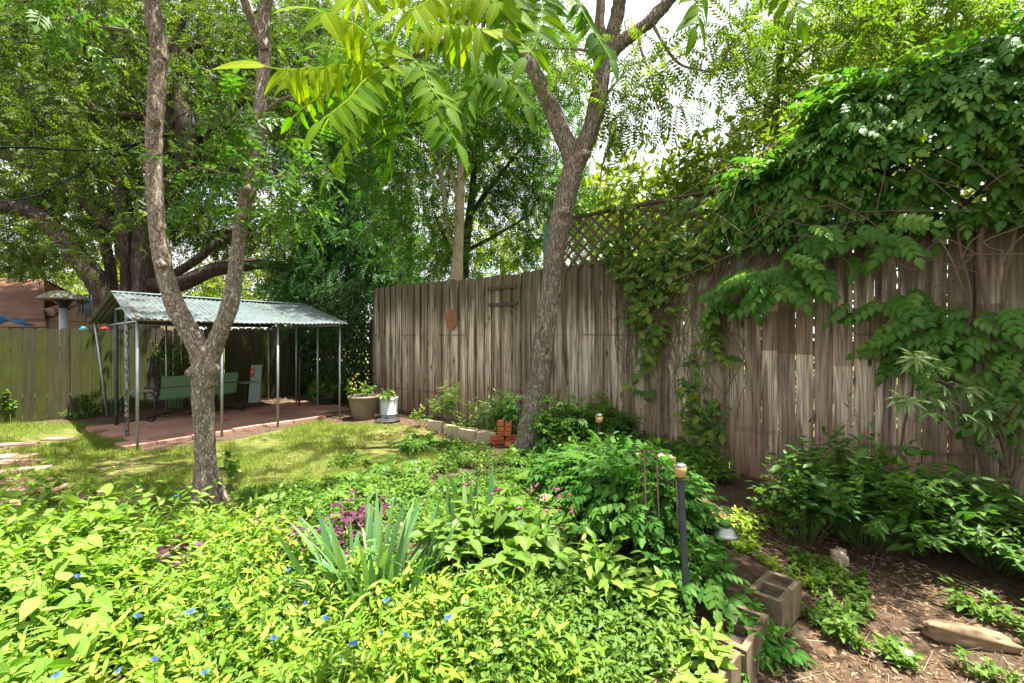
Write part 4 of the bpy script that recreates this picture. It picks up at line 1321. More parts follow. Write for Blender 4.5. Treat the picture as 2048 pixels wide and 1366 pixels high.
C1 = blobs([(440, 225, Y1 - .35, 55, 35, .2, 5), (430, 345, Y1 - .1, 60, 25, .2, 5), (500, 250, Y1 - .2, 40, 40, .2, 4), (560, 350, Y1 - .2, 50, 30, .2, 5), (640, 350, Y1 - .25, 40, 40, .2, 6),
            (460, 400, Y1 - .1, 45, 22, .15, 6), (590, 400, Y1, 40, 50, .3, 8), (120, 30, Y1 - .6, 70, 35, .2, 9)])
C1t = blobs([(280, -300, Y1, 420, 200, 1.3, 46), (560, -330, Y1 + .2, 380, 230, 1.4, 44), (430, -250, 6.1, 340, 140, 1.3, 44)])  # last blob: unseen foliage added to dapple the lawn and roof
nd = np.concatenate([limb_nodes([Lm, Rm, R2], .12, .5), limb_nodes(side, .1, .9)])
connect(tw, np.concatenate([C1, C1t]), nd, 5, .005)
leaves(cr, C1, 3, .09, TF9, (.2, .32), .35, .8, .45)
leaves(cr, C1t, 7, .2, TF9, (.22, .36), .35, .8, .45)
tw.build('twigs', M['bark1'], t1); cr.build('crown', M['fine'], t1)

# ------------------------------------------------------------------ the leaning tree in front of the tall fence
b0 = on_ground(1062, 893); Y2 = b0[1]
t2 = thing('leaning_tree', 'leaning tree with ridged brown bark and high fork before the tall fence', 'tree', b0)
trunk = px_path([(1060, 915), (1063, 880), (1070, 820), (1082, 730), (1096, 620), (1108, 520), (1124, 430), (1144, 350), (1150, 318)], Y2)
L2 = px_path([(1146, 350), (1140, 305), (1122, 262), (1098, 205), (1072, 150), (1048, 108), (1028, 60, Y2 - .1), (1006, 0, Y2 - .2), (975, -90, Y2 - .3), (930, -230, Y2 - .4)], Y2)
R2a = px_path([(1148, 345), (1166, 295), (1186, 245), (1198, 190), (1208, 130), (1222, 80), (1234, 30), (1243, -30, Y2 - .1), (1250, -130, Y2 - .2), (1240, -260, Y2 - .3)], Y2)
R2b = px_path([(1214, 120), (1238, 90), (1275, 62), (1312, 30), (1345, -10), (1400, -90, Y2 - .2), (1470, -200, Y2 - .4)], Y2)
R2c = px_path([(1197, 175), (1198, 120), (1199, 50), (1202, -30), (1195, -160), (1170, -290)], Y2)
bt = Bag()
bt.tube(trunk, np.array([36, 29, 24, 22, 20.5, 19.5, 20.5, 20.5, 18.5]) * Y2 / FPX, 36, step=.06, wob=.05, seed=5)
bt.tube(L2, np.array([16, 17.5, 16.5, 15, 13.5, 13, 12, 11, 9, 6]) * Y2 / FPX, 24, step=.06, wob=.06, seed=6)
bt.tube(R2a, np.array([17.5, 19, 18, 17.5, 15, 13.5, 13, 12, 9, 6]) * Y2 / FPX, 24, step=.06, wob=.06, seed=7)
bt.tube(R2b, np.array([12, 14, 12.5, 12, 12, 9, 6]) * Y2 / FPX, 18, step=.06, wob=.06, seed=8)
bt.tube(R2c, np.array([12, 11, 10, 9, 7, 5]) * Y2 / FPX, 16, step=.06, wob=.06, seed=9)
for (a, r_) in ((-2.8, .22), (-1.9, .22), (-1.0, .25), (.2, .24), (1.2, .2), (2.4, .2)):
    dv = np.array([math.cos(a), math.sin(a), 0])
    bt.tube([b0 + dv * (r_ + .12) - Z * .06, b0 + dv * r_ * .85 + Z * .06, b0 + dv * .1 + Z * .38], [.04, .06, .08], 10, step=.04)
for (px, py, sz) in ((1128, 425, .09), (1172, 308, .07)):
    bt.lathe(P(px, py, Y2 - .12), [(.012, -sz), (sz * .9, -sz * .4), (sz, 0), (sz * .8, sz * .5), (.01, sz)], 14)
o = bt.build('trunk', M['bark2'], t2); remesh(o, .015, .019, (24, 24, 3.6), 12)
tw = Bag(); cr = Bag()
side = [px_path([(1275, 62), (1285, 110, Y2 - .1), (1305, 160, Y2 - .2), (1312, 205, Y2 - .3), (1325, 235, Y2 - .3)], Y2), px_path([(1199, 105), (1150, 98, Y2 - .1), (1105, 96, Y2 - .2), (1060, 100, Y2 - .3)], Y2),
        px_path([(1212, 190), (1232, 165, Y2 - .1), (1245, 150, Y2 - .15)], Y2), px_path([(1300, 40), (1350, 120, Y2 - .2), (1400, 140, Y2 - .3), (1440, 140, Y2 - .4)], Y2),
        px_path([(1215, 250), (1222, 280, Y2 - .1), (1205, 330, Y2 - .1), (1199, 380, Y2 - .1)], Y2)]
for s_ in side: tw.tube(s_, np.linspace(.025, .006, len(s_)), 6, .5, step=.06)
C2 = blobs([(1255, 210, Y2 - .1, 40, 25, .2, 7), (1240, 245, Y2, 30, 28, .2, 6), (1300, 110, Y2 - .1, 60, 50, .3, 9), (1390, 110, Y2 - .2, 60, 45, .4, 7), (1340, 210, Y2 - .3, 40, 25, .3, 4),
            (1130, 120, Y2 - .2, 50, 35, .3, 9), (1250, 175, Y2 - .2, 30, 30, .2, 5), (1480, 90, Y2 - .4, 60, 60, .4, 14)])
C2t = blobs([(1230, -230, Y2 - .2, 420, 190, 1.4, 60), (1500, -180, Y2 - .5, 300, 150, 1.2, 40), (960, -260, Y2 - .3, 260, 170, 1.2, 34)])
nd = np.concatenate([limb_nodes([L2, R2a, R2b, R2c], .15, .55), limb_nodes(side, .1, .9)])
connect(tw, np.concatenate([C2, C2t]), nd, 5, .005)
leaves(cr, C2, 4, .14, TF17, (.3, .5), .45, .8, .5)
leaves(cr, C2t, 4, .25, TF17, (.3, .5), .4, .8, .5)
tw.build('twigs', M['bark2'], t2); cr.build('crown', M['elm'], t2)

# ------------------------------------------------------------------ live oak beyond the mossy fence
YO = 13.4
b0 = np.array([P(290, 780, YO)[0], YO, 0.])
ok = thing('live_oak', 'huge dark live oak with many spreading limbs behind the shelter', 'tree', b0)
OL = [([(292, 790), (292, 690), (293, 600), (292, 500), (300, 420), (322, 360), (335, 310), (338, 250), (335, 180), (330, 90), (322, 0), (315, -100)], [34, 28, 24, 22, 19, 17, 15, 13, 11, 9, 7, 5], 0),
      ([(300, 440), (340, 370), (366, 320), (380, 250), (368, 205), (352, 150), (350, 90), (365, 20), (390, -60)], [15, 14, 19, 20, 16, 12, 9, 7, 5], -.3),
      ([(262, 790), (258, 650), (255, 560), (248, 470), (236, 380), (226, 300), (205, 230), (190, 180)], [15, 13, 12, 11, 10, 9, 7, 5], -.5),
      ([(240, 790), (225, 640), (222, 560), (215, 500), (190, 440), (160, 400)], [13, 11, 10, 9, 7, 5], .4),
      ([(268, 790), (240, 660), (205, 590), (165, 520), (120, 470), (60, 428), (0, 410), (-90, 385), (-200, 330)], [26, 23, 21, 19, 17, 15, 13, 10, 7], -1.0),
      ([(248, 470), (190, 410), (130, 370), (70, 335), (0, 305), (-90, 280)], [12, 14, 13, 12, 11, 8], -.8),
      ([(330, 290), (310, 195), (285, 175), (255, 135), (240, 90), (228, 30), (222, -60)], [11, 11, 11, 10, 9, 7, 5], -.6),
      ([(250, 125), (215, 85), (165, 50), (120, 10), (60, -60)], [8, 8, 7, 6, 4], -.8),
      ([(325, 230), (285, 224), (235, 222), (190, 212), (145, 160), (95, 120)], [8, 8, 7, 6, 5, 4], -.9),
      ([(300, 570), (360, 570), (430, 545), (490, 528), (550, 530), (610, 555), (660, 600)], [17, 15, 13, 11, 9, 8, 5], -.4),
      ([(372, 290), (400, 272), (450, 252), (505, 240), (560, 235), (620, 215)], [12, 11, 9, 8, 6, 5], -.6),
      ([(330, 560), (390, 520), (450, 480), (520, 470), (600, 440)], [9, 8, 7, 6, 4], .3),
      ([(350, 120), (400, 90), (450, 70), (520, 20)], [7, 6, 5, 4], -.5)]
bt = Bag(); paths = []
for pts, w, dy in OL:
    n = len(pts); p = np.array([P(a, c, YO + dy * (i / (n - 1))) for i, (a, c) in enumerate(pts)])
    p[1:-1] += rng.normal(0, .05, (n - 2, 3))
    paths.append(p); bt.tube(p, np.array(w) * 1.0 * YO / FPX, 14, .5, step=.12, wob=.12, seed=len(paths))
OB = ([(90, 60, 12, 190, 130, 1.6, 150), (320, 40, 12.6, 190, 130, 1.6, 130), (530, 90, 12.8, 130, 140, 1.5, 95), (60, 220, 11.6, 130, 100, 1.4, 95), (190, 310, 11.8, 150, 90, 1.4, 85),
           (430, 340, 12.6, 140, 100, 1.4, 80), (600, 250, 13.2, 120, 150, 1.4, 110), (640, 60, 13.4, 120, 130, 1.4, 80), (60, 380, 12, 120, 55, 1.2, 40), (240, 440, 12.4, 170, 45, 1.2, 60), (430, 470, 13.2, 150, 50, 1.2, 60),
           (100, 520, 12.8, 130, 30, 1., 30), (-120, 160, 12, 160, 240, 1.5, 60), (240, 170, 12, 150, 80, 1.2, 60), (440, 180, 12.6, 110, 90, 1.2, 55), (30, 480, 13, 80, 50, .8, 20),
           (250, -180, 12.5, 600, 150, 2.2, 90)])
C = blobs([(a, c, Y + 2.0, rx, ry, dp, int(n * .95)) for (a, c, Y, rx, ry, dp, n) in OB] + [(a, c - 15, Y - 2.0, rx, ry * .9, 1.2, int(n * (.17 if c < 330 else .1))) for (a, c, Y, rx, ry, dp, n) in OB])
connect(bt, C, limb_nodes(paths, .2, .7), 4, .0055, .42, .12, .08)
bt.build('trunk', M['oakbark'], ok, smooth=True)
cr = Bag(); leaves(cr, C, 24, .26, TSPR, (.15, .27), .25, .6, .7)
cr.build('crown', M['oak'], ok)


# ------------------------------------------------------------------ trees beyond the fences
def tree(name, label, base, paths, widths, Ys, blob, mat, bark, tpl, size, nper, rad, droop=.3, group='trees beyond the fences', r0=.004, tilt=.6):
    base = np.array(base, float)
    t = thing(name, label, 'tree', base, group)
    bt = Bag(); pp = []
    for pts, w, Y in zip(paths, widths, Ys):
        p = np.array([P(a[0], a[1], a[2] if len(a) > 2 else Y) for a in pts])
        pp.append(p); bt.tube(p, np.array(w) * Y / FPX, 12, .5, step=.1, wob=.08, seed=len(pp))
    C = blobs(blob)
    connect(bt, C, limb_nodes(pp, .15, .8), 4, r0, .44, .09, .06)
    bt.build('trunk', M[bark], t, smooth=True)
    cr = Bag(); leaves(cr, C, nper, rad, tpl, size, droop, .7, tilt)
    cr.build('crown', M[mat], t)
    return t


def gb(px, Y): return (P(px, 672, Y)[0], Y, 0)


tree('slender_tree', 'pale barked slender tree with fine leaves just behind the fence middle', gb(915, 9.7),
     [[(912, 850), (912, 700), (914, 550), (918, 470), (921, 400), (924, 300), (930, 220), (932, 120), (940, 20), (940, -80)], [(908, 500), (893, 440), (888, 390), (880, 330), (872, 240), (868, 140)],
      [(916, 395), (903, 350), (890, 290), (880, 230)]], [[14, 13, 12, 10, 9, 7, 6, 5, 4, 3], [6, 5, 5, 4, 3, 2], [4, 4, 3, 2]], [9.7, 9.7, 9.7],
     [(800, 300, 9.8, 140, 130, 1., 95), (960, 180, 9.8, 150, 130, 1., 100), (780, 130, 9.8, 160, 120, 1., 95), (940, -60, 9.8, 300, 120, 1., 40), (850, 450, 10, 120, 60, .8, 32)],
     'fine', 'palebark', TF13, (.28, .42), 7, .17)
tree('branching_tree', 'darker forked tree with feathery foliage standing behind the pale slender tree', gb(935, 11),
     [[(922, 860), (924, 700), (928, 540), (938, 440), (945, 380), (950, 280), (952, 180)], [(935, 500), (965, 485), (1010, 460), (1060, 430)], [(940, 430), (985, 370), (1040, 300), (1090, 250)], [(930, 560), (895, 490), (870, 430)]],
     [[12, 11, 10, 8, 7, 5, 4], [4, 4, 3, 2], [5, 4, 3, 2], [5, 4, 3]], [11, 11, 11, 11],
     [(1070, 250, 11, 130, 100, 1.2, 85), (1050, 390, 11, 140, 75, 1.2, 80), (1160, 400, 11.5, 70, 60, .8, 25), (900, 520, 11.5, 150, 40, .8, 40), (1080, 500, 11.5, 110, 30, .8, 30), (1080, 120, 11, 120, 90, 1., 50), (960, 300, 11.4, 100, 150, 1, 55)],
     'fine', 'oakbark', TF13, (.3, .45), 7, .18)
tree('chinaberry_tree', 'dense dark feathery tree filling the corner left of the tall fence', gb(650, 13.6),
     [[(650, 800), (655, 680), (662, 560), (668, 440), (672, 330), (675, 220), (680, 100)], [(664, 520), (720, 450), (770, 380)], [(662, 560), (610, 500), (570, 450)]], [[13, 12, 11, 9, 8, 6, 4], [6, 5, 3], [6, 5, 3]], [13.6] * 3,
     [(640, 480, 13, 110, 80, 1.2, 95), (650, 590, 12.8, 110, 60, 1., 80), (740, 470, 13, 90, 80, 1., 70), (700, 340, 13.4, 120, 90, 1.2, 80), (760, 540, 12.8, 80, 40, .8, 40), (680, 220, 13.4, 110, 90, 1., 50), (590, 560, 13, 60, 60, .8, 35)],
     'cedar', 'oakbark', TF17, (.4, .62), 8, .2, .45)
tree('elm_tree', 'slim upright elm behind the green post of the lattice', gb(1548, 7.6),
     [[(1540, 1000), (1544, 700), (1547, 450), (1549, 300), (1553, 200), (1560, 100), (1563, 20), (1570, -80)], [(1551, 290), (1535, 250), (1510, 190), (1490, 120)], [(1556, 150), (1600, 110), (1640, 80), (1700, 30)], [(1552, 130), (1575, 60), (1590, 20), (1610, -60)]],
     [[9, 9, 8, 7, 7, 6, 5, 4], [4, 3, 3, 2], [4, 3, 3, 2], [4, 3, 3, 2]], [7.6] * 4,
     [(1430, 330, 7.5, 90, 45, .6, 22), (1350, 370, 7.4, 60, 22, .4, 9), (1500, 250, 7.5, 60, 80, .6, 24), (1540, 110, 7.5, 110, 110, .6, 48), (1620, 200, 7.5, 80, 90, .6, 40), (1700, 60, 7.5, 120, 90, .7, 42), (1440, 370, 7.5, 80, 30, .4, 24), (1600, 320, 7.6, 70, 60, .5, 26), (1620, -120, 7.4, 260, 100, .9, 40)],
     'elm', 'bark2', TF9, (.2, .32), 6, .14, .35)
tree('elm_tree', 'leafy elm at the far right spreading over the vine mass', gb(2000, 6.6),
     [[(2010, 1100), (2000, 700), (1985, 400), (1960, 200), (1940, 60), (1920, -80)], [(1965, 230), (1890, 130), (1820, 60), (1760, 20)], [(1950, 130), (2020, 60), (2090, 0)]], [[11, 10, 9, 8, 7, 5], [5, 4, 3, 2], [5, 4, 3]], [6.6] * 3,
     [(1780, 80, 6.6, 130, 100, .7, 55), (1950, 50, 6.6, 140, 90, .8, 60), (1860, 150, 6.5, 130, 60, .6, 40), (2060, 100, 6.5, 120, 120, .8, 40), (1900, -100, 6.3, 320, 120, 1., 50), (2150, -570, 3.6, 320, 150, 1.3, 90), (2050, -820, 3.0, 250, 150, .8, 30), (1700, -760, 3.2, 150, 100, .6, 12)],  # overhead blobs at the end: unseen, added to shade the mulch and bed
     'elm', 'bark2', TF9, (.2, .32), 6, .15, .35)
FAR = [('bright sunlit tree above the neighbouring roof at far left', 40, 560, 24, 190, 60, 60), ('bright bushy tree between the roof and the oak trunks', 185, 590, 21, 100, 75, 50),
       ('yellow green tree seen under the oak limb behind the shelter', 420, 590, 23, 130, 65, 60), ('sunlit tree behind the feathery corner tree', 560, 560, 26, 130, 100, 60),
       ('pale green tree in the distance left of the slender trunk', 820, 260, 24, 210, 320, 300), ('light green tree in the gap right of the slender trunk', 1010, 500, 22, 150, 70, 55),
       ('yellow green tree behind the left lattice panel', 1320, 470, 17, 140, 55, 90), ('glowing yellow green tree behind the green lattice post', 1440, 420, 15, 120, 75, 65), ('tall pale yellow tree high behind the far elms', 1740, 130, 17, 230, 170, 190),
       ('sunlit tree behind the vine at the right edge', 2000, 250, 14, 180, 170, 90), ('faint leafy tree behind the oak at upper left', 240, 250, 24, 400, 290, 520), ('small bright tree at the left lattice end', 1190, 430, 14, 75, 60, 60),
       ('sunlit thicket filling the view beyond the mossy fence', 60, 690, 19, 300, 60, 60)]
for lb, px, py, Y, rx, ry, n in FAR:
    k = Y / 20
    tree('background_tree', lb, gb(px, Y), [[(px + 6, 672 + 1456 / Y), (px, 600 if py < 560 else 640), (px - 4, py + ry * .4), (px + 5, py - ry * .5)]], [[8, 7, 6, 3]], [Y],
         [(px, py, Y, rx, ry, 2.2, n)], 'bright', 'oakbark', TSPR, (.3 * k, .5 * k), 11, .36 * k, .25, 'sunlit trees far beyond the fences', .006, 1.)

# undergrowth behind the tall fence seen through its gaps
ug = Bag(); n = 11000
q = np.stack([rng.uniform(5, 12.5, n), rng.uniform(.9, 2.2, n)], -1)
pp = fp(q[:, 0], rng.uniform(0, 4.8, n), -q[:, 1])
ug.scatter(TD, pp, frames(rdirs(n), rdirs(n)) * rng.uniform(.12, .25, n)[:, None, None])
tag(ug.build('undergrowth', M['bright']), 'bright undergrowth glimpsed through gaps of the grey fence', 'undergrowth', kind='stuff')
# ------------------------------------------------------------------ vines on the fences
def hang_dir(n, out=.6, down=.5, side=.7):
    return unit(FN[None] * rng.uniform(.2, 1, (n, 1)) * out + FU[None] * rng.normal(0, side, (n, 1)) - Z[None] * rng.uniform(.2, 1.1, (n, 1)) * down)


vm = thing('trumpet_vine', 'heavy mass of trumpet vine draped over the right lattice and fence', 'vine', fp(10., 0, .1))
lv = Bag(); sv = Bag()
def vtop(s): return .5 * (noise2(np.asarray(s), 0 * np.asarray(s), 1.9, 93) - .5) + np.interp(s, [7.55, 7.82, 8.1, 8.44, 8.86, 9.4, 10.2, 12], [2.95, 3.3, 3.55, 3.8, 4.05, 4.2, 4.3, 4.4])
def vbot(s): return np.interp(s, [7.5, 7.9, 8.5, 9, 9.6, 10.2, 12], [3.0, 2.8, 2.72, 2.78, 2.74, 2.65, 2.6])
n = 2600
s = rng.uniform(7.7, 12.2, n); u = rng.random(n); z = vbot(s) + (vtop(s) - vbot(s)) * u
bul = .12 + .5 * np.sin(np.clip(u, 0, 1) * PI) ** .7 * np.interp(s, [7.5, 8.3, 9, 12], [.3, .55, 1., 1.1])
off = bul * (rng.random(n) ** .45) * (.75 + .5 * noise2(s, z, 2.2, 5))
off = off + .5 * (noise2(s, z, 1.6, 77) - .5)
keep = (noise2(s, z, 2.6, 78) > .33) & ~(((s - 9.75) / .26) ** 2 + ((z - 2.98) / .15) ** 2 < rng.uniform(.5, 1.6, n))
s, z, off = s[keep], z[keep], off[keep]; n = len(s)
pp = fp(s, z, off)
d = hang_dir(n, .7, .55); up = unit(Z + FN * .6 + rng.normal(0, .35, (n, 3)))
lv.scatter(TV, pp, frames(d, up) * rng.uniform(.17, .31, n)[:, None, None])
n = 900                                                        # the top, growing up and behind
s = rng.uniform(7.9, 12.2, n); z = vtop(s) - rng.random(n) * .3
d = unit(hang_dir(n, .4, .1) + Z * rng.uniform(0, .7, (n, 1)))
lv.scatter(TVs, fp(s, z, rng.uniform(-.4, .45, n)), frames(d, unit(Z + rng.normal(0, .4, (n, 3)))) * rng.uniform(.18, .3, n)[:, None, None])
# sprays hanging lower and out from the mass
for (px, py, off, m, sp) in ((1545, 560, .55, 16, .16), (1490, 560, .4, 12, .13), (1570, 555, .7, 10, .12), (1440, 600, .25, 7, .1), (1640, 480, .7, 14, .16), (1760, 470, .7, 12, .15), (1850, 620, .25, 10, .15), (1780, 600, .2, 7, .12)):
    s0 = s_of(px); Y = 10.55 - .639 * s0 - .769 * off
    c = P(px, py, Y)
    n = m; pp = c + rng.normal(0, sp, (n, 3)) * np.array([1.2, .6, .6])
    lv.scatter(TV, pp, frames(hang_dir(n, .6, .5, .9), unit(Z * .7 + FN + rng.normal(0, .3, (n, 3)))) * rng.uniform(.24, .34, n)[:, None, None])
    A = np.repeat(fp(np.array([s0 + .3]), np.array([c[2] + .5]), np.array([.2])), n, 0)
    stems(sv, A + rng.normal(0, .06, (n, 3)), pp, np.full(n, .003))
lv.build('foliage', M['vine'], vm)
for k in range(46):
    s0 = rng.uniform(7.8, 11.8); z0 = rng.uniform(2.6, 3.9); q = rng.normal(0, .25, (4, 2))
    pts = [fp(s0, z0, .2), fp(s0 + q[0, 0], z0 - .2, .45), fp(s0 + q[0, 0] + q[1, 0], z0 - .35 + q[1, 1] * .6, .6), fp(s0 + q[1, 0] * 2, z0 - .5 + q[2, 1] * .6, .72)]
    sv.tube(pts, [.007, .006, .005, .003], 5, .5, step=.07)
for (a, c) in (((1718, 478), (1828, 540)), ((1545, 605), (1605, 570)), ((2048, 470), (1990, 540)), ((1880, 480), (1935, 590)), ((1780, 500), (1800, 580)), ((1960, 470), (1915, 520))):
    s0, s1 = s_of(a[0]), s_of(c[0])
    A = P(a[0], a[1], 10.55 - .639 * s0 - .6); B = P(c[0], c[1], 10.55 - .639 * s1 - .55)
    sv.tube([A, A * .6 + B * .4 + Z * .03, A * .2 + B * .8 - Z * .02, B], [.006, .006, .005, .003], 6, .5, step=.05)
for s0, w in ((9.9, .03), (10.05, .022), (9.75, .015), (10.6, .025), (9.35, .012)):
    pts = [fp(s0 + .05 * math.sin(k * 1.7 + s0 * 9), z, .05 + .02 * k) for k, z in enumerate(np.linspace(-.2, 3.3, 9))]
    sv.tube(pts, np.linspace(w, w * .6, 9), 8, .5, step=.08, wob=.2, seed=int(s0 * 10))
sv.build('stems', M['twig'], vm)

hv = thing('hanging_vine', 'dark green vine spreading down the right end of the grey fence', 'vine', fp(10.2, 0, .1))
lv = Bag(); n = 620
s = rng.uniform(9.15, 11.8, n); z = rng.uniform(.75, 2.4, n)
keep = (z < np.interp(s, [9.1, 9.5, 10, 12], [1.6, 1.75, 1.9, 2.0])) & (z > np.interp(s, [9.1, 9.5, 10, 12], [1.55, 1.2, .9, .5])) & (noise2(s, z, 2.4, 21) > .42)
s, z = s[keep], z[keep]; n = len(s)
lv.scatter(TV, fp(s, z, rng.uniform(.05, .38, n)), frames(hang_dir(n, .6, .5, .9), unit(Z * .8 + FN + rng.normal(0, .3, (n, 3)))) * rng.uniform(.2, .32, n)[:, None, None])
lv.build('foliage', M['vine'], hv)
sv = Bag()
for k in range(16):
    s0 = rng.uniform(9.4, 11.5); z0 = rng.uniform(1.2, 2.4)
    sv.tube([fp(s0, z0, .05), fp(s0 - .2, z0 - .1 + rng.normal(0, .1), .12), fp(s0 - .45, z0 - .2 + rng.normal(0, .15), .2)], [.006, .005, .003], 5, .5, step=.06)
sv.build('stems', M['twig'], hv)

cv = thing('creeper_vine', 'light green creeper climbing the left lattice and trailing down the fence', 'vine', fp(6.9, 0, .1))
lv = Bag(); sv = Bag(); Cs = []
for (px, py, rx, ry, n) in ((1290, 480, 55, 40, 16), (1380, 440, 70, 50, 15), (1450, 430, 40, 60, 13), (1250, 410, 40, 25, 6), (1290, 545, 40, 45, 40), (1335, 600, 35, 60, 20), (1285, 640, 40, 40, 14), (1320, 690, 30, 30, 8), (1240, 500, 25, 40, 16),
                            (1430, 640, 20, 40, 5), (1440, 700, 20, 60, 7), (1410, 830, 32, 60, 22), (1395, 740, 15, 60, 5), (1380, 500, 60, 40, 24), (1300, 760, 20, 60, 5)):
    for _ in range(n):
        a = rng.uniform(0, 6.283); r_ = math.sqrt(rng.random())
        s0, z0 = fpx(px + rx * r_ * math.cos(a), py + ry * r_ * math.sin(a)); Cs.append((s0, z0))
Cs = np.array(Cs); n = len(Cs)
pp = fp(Cs[:, 0], Cs[:, 1], rng.uniform(.05, .2, n))
for _ in range(3):
    q = pp + rng.normal(0, .06, (n, 3))
    lv.scatter(TVs if _ == 0 else TP3, q, frames(hang_dir(n, .8, .45, .9), unit(FN + Z * .6 + rng.normal(0, .4, (n, 3)))) * rng.uniform(.09, .17, n)[:, None, None])
lv.build('foliage', M['creeper'], cv)
for k in range(70):
    s0 = rng.uniform(6.25, 7.75); z0 = rng.uniform(1.9, 2.8); L = rng.uniform(.8, 2.4)
    m = 7; zz = np.maximum(np.linspace(z0, z0 - L, m), .02)
    pts = [fp(s0 + .12 * math.sin(i * 1.1 + k) + rng.normal(0, .05), zz[i], .03 + .07 * rng.random()) for i in range(m)]
    sv.tube(pts, np.linspace(rng.uniform(.004, .011), .003, m), 5, .5, step=.07)
for k in range(40):
    s0 = rng.uniform(6.3, 7.6); z0 = rng.uniform(1.4, 2.65); q = rng.normal(0, .35, 2)
    sv.tube([fp(s0, z0, .05), fp(s0 + q[0] * .5, z0 + .1, .14), fp(s0 + q[0], z0 + q[1] * .7, .1)], [.004, .004, .002], 4, .5, step=.06)
sv.build('stems', M['twig'], cv)

iv = thing('ivy', 'dark ivy smothering the corner lattice fence beside the tall fence', 'ivy', lpf(1, 0, .1))
lv = Bag(); n = 3000
s = rng.uniform(-.05, 3.2, n); z = rng.uniform(.0, 2.9, n)
keep = (noise2(s + 3, z, 1.8, 31) + .12 * sstep(1.2, 2.4, z) + .1 * (s < .6) > .36); s, z = s[keep], z[keep]; n = len(s)
q = np.array([lpf(a, c, o_) for a, c, o_ in zip(s, z, rng.uniform(.04, .3, n))])
for _ in range(4):
    lv.scatter(TD, q + rng.normal(0, .07, (n, 3)), frames(hang_dir(n, .7, .7, .8), unit(FN + Z * .5 + rng.normal(0, .4, (n, 3)))) * rng.uniform(.08, .15, n)[:, None, None])
lv.build('foliage', M['ivy'], iv)
sv = Bag()
for k in range(26):
    s0 = rng.uniform(0, 2.3)
    sv.tube([lpf(s0 + rng.normal(0, .1), zz, .05 + .04 * rng.random()) for zz in np.linspace(0, rng.uniform(1.5, 2.7), 7)], .008, 5, .5, step=.1)
sv.build('stems', M['twig'], iv)


# ------------------------------------------------------------------ shrubs and weeds
def shrub(bl_, bs_, base, R, Hh, n, nl, tpl, size, f0=.35, droop=.15, arch=.25, bias=(0, 0), out=.6):
    base = np.asarray(base, float)
    a = rng.uniform(0, 6.283, n); r_ = np.sqrt(rng.random(n)); h = Hh * (1 - .45 * r_ ** 2) * rng.uniform(.7, 1.08, n)
    tip = base + np.stack([R * r_ * np.cos(a) + bias[0] * h, R * r_ * np.sin(a) + bias[1] * h, h], -1)
    root = base + np.stack([.18 * R * np.cos(a) * r_, .18 * R * np.sin(a) * r_, 0 * a], -1)
    ctrl = root * .55 + tip * .45 + Z * (arch * Hh) * rng.uniform(.3, 1, (n, 1)) + rng.normal(0, .03, (n, 3))
    bez = lambda f: (1 - f) ** 2 * root + 2 * f * (1 - f) * ctrl + f * f * tip
    fs = np.linspace(0, 1, 5)
    for i in range(4): stems(bs_, bez(fs[i]), bez(fs[i + 1]), np.full(n, .004 * (1 - .15 * i)))
    Rc = rng.random(n)
    for j in range(nl):
        f = f0 + (1 - f0) * (j + .5) / nl
        p = bez(f + 0 * a[:, None]); tg = unit(bez(min(1, f + .05)) - bez(f - .05))
        ph = j * 2.4 + a * 3
        o_ = np.stack([np.cos(ph), np.sin(ph), 0 * ph], -1)
        d = unit(o_ * out + tg * (.35 + .6 * (j == nl - 1)) - Z * droop + rng.normal(0, .2, (n, 3)))
        bl_.scatter(tpl, p, frames(d, unit(Z + rng.normal(0, .35, (n, 3)))) * (rng.uniform(*size, n) * (1 - .35 * (f > .9)))[:, None, None],
                    np.clip(Rc * .4 + rng.random(n) * .35 + .25 * f, 0, 1))


def plant(name, label, cat, base, specs, mat, stem='stem', group=None):
    t = thing(name, label, cat, base, group)
    a, c = Bag(), Bag()
    for sp in specs: shrub(a, c, *sp[0], **(sp[1] if len(sp) > 1 else {}))
    a.build('foliage', M[mat], t); c.build('stems', M[stem], t)
    return t


def gp(x, y): return np.array([x, y, float(zg(np.array([x]), np.array([y]))[0])])


c = gp(3.05, 3.9)
plant('leafy_bush', 'broad dense green bush before the grey boards at right', 'bush', c,
      [((c, .95, .95, 150, 14, TL, (.08, .14)),), ((gp(3.75, 3.5), .75, .72, 110, 13, TL, (.07, .13)),), ((gp(2.55, 3.95), .45, .75, 60, 12, TL, (.06, .11)),), ((gp(3.0, 4.1), .5, 1.25, 26, 14, TLn, (.07, .12)), dict(arch=.1))], 'bush')
c = gp(3.95, 3.3)
plant('leafy_bush', 'lower lighter bush at the far right edge beneath the vitex', 'bush', c, [((c, .6, .6, 80, 11, TLn, (.09, .14)),)], 'weed')
# palmate shrub at the right edge
c = gp(4.28, 3.95); t = thing('vitex_shrub', 'shrub with long palmate leaves reaching left across the grey fence', 'shrub', c)
lv, sv = Bag(), Bag(); ends = []
for pts in ([(2025, 985, 3.95), (2010, 920, 3.9), (2005, 860, 3.8), (1960, 800, 3.7), (1880, 760, 3.55), (1830, 715, 3.5)], [(2030, 985, 3.95), (2035, 900, 3.85), (2060, 800, 3.7), (2090, 720, 3.6)], [(2005, 880, 3.85), (1950, 840, 3.7), (1880, 815, 3.6), (1820, 800, 3.5)],
            [(2008, 900, 3.85), (1990, 850, 3.7), (1950, 820, 3.6)], [(2005, 860, 3.8), (2020, 830, 3.6), (2040, 800, 3.5)], [(2005, 930, 3.9), (1990, 900, 3.8), (1960, 880, 3.7)]):
    p = np.array([P(*q) for q in pts]); sv.tube(p, np.linspace(.016, .004, len(p)), 6, .5, step=.06)
    q, _ = smooth_path(p, np.ones(len(p)), .06); ends.append(q[len(q) // 2:])
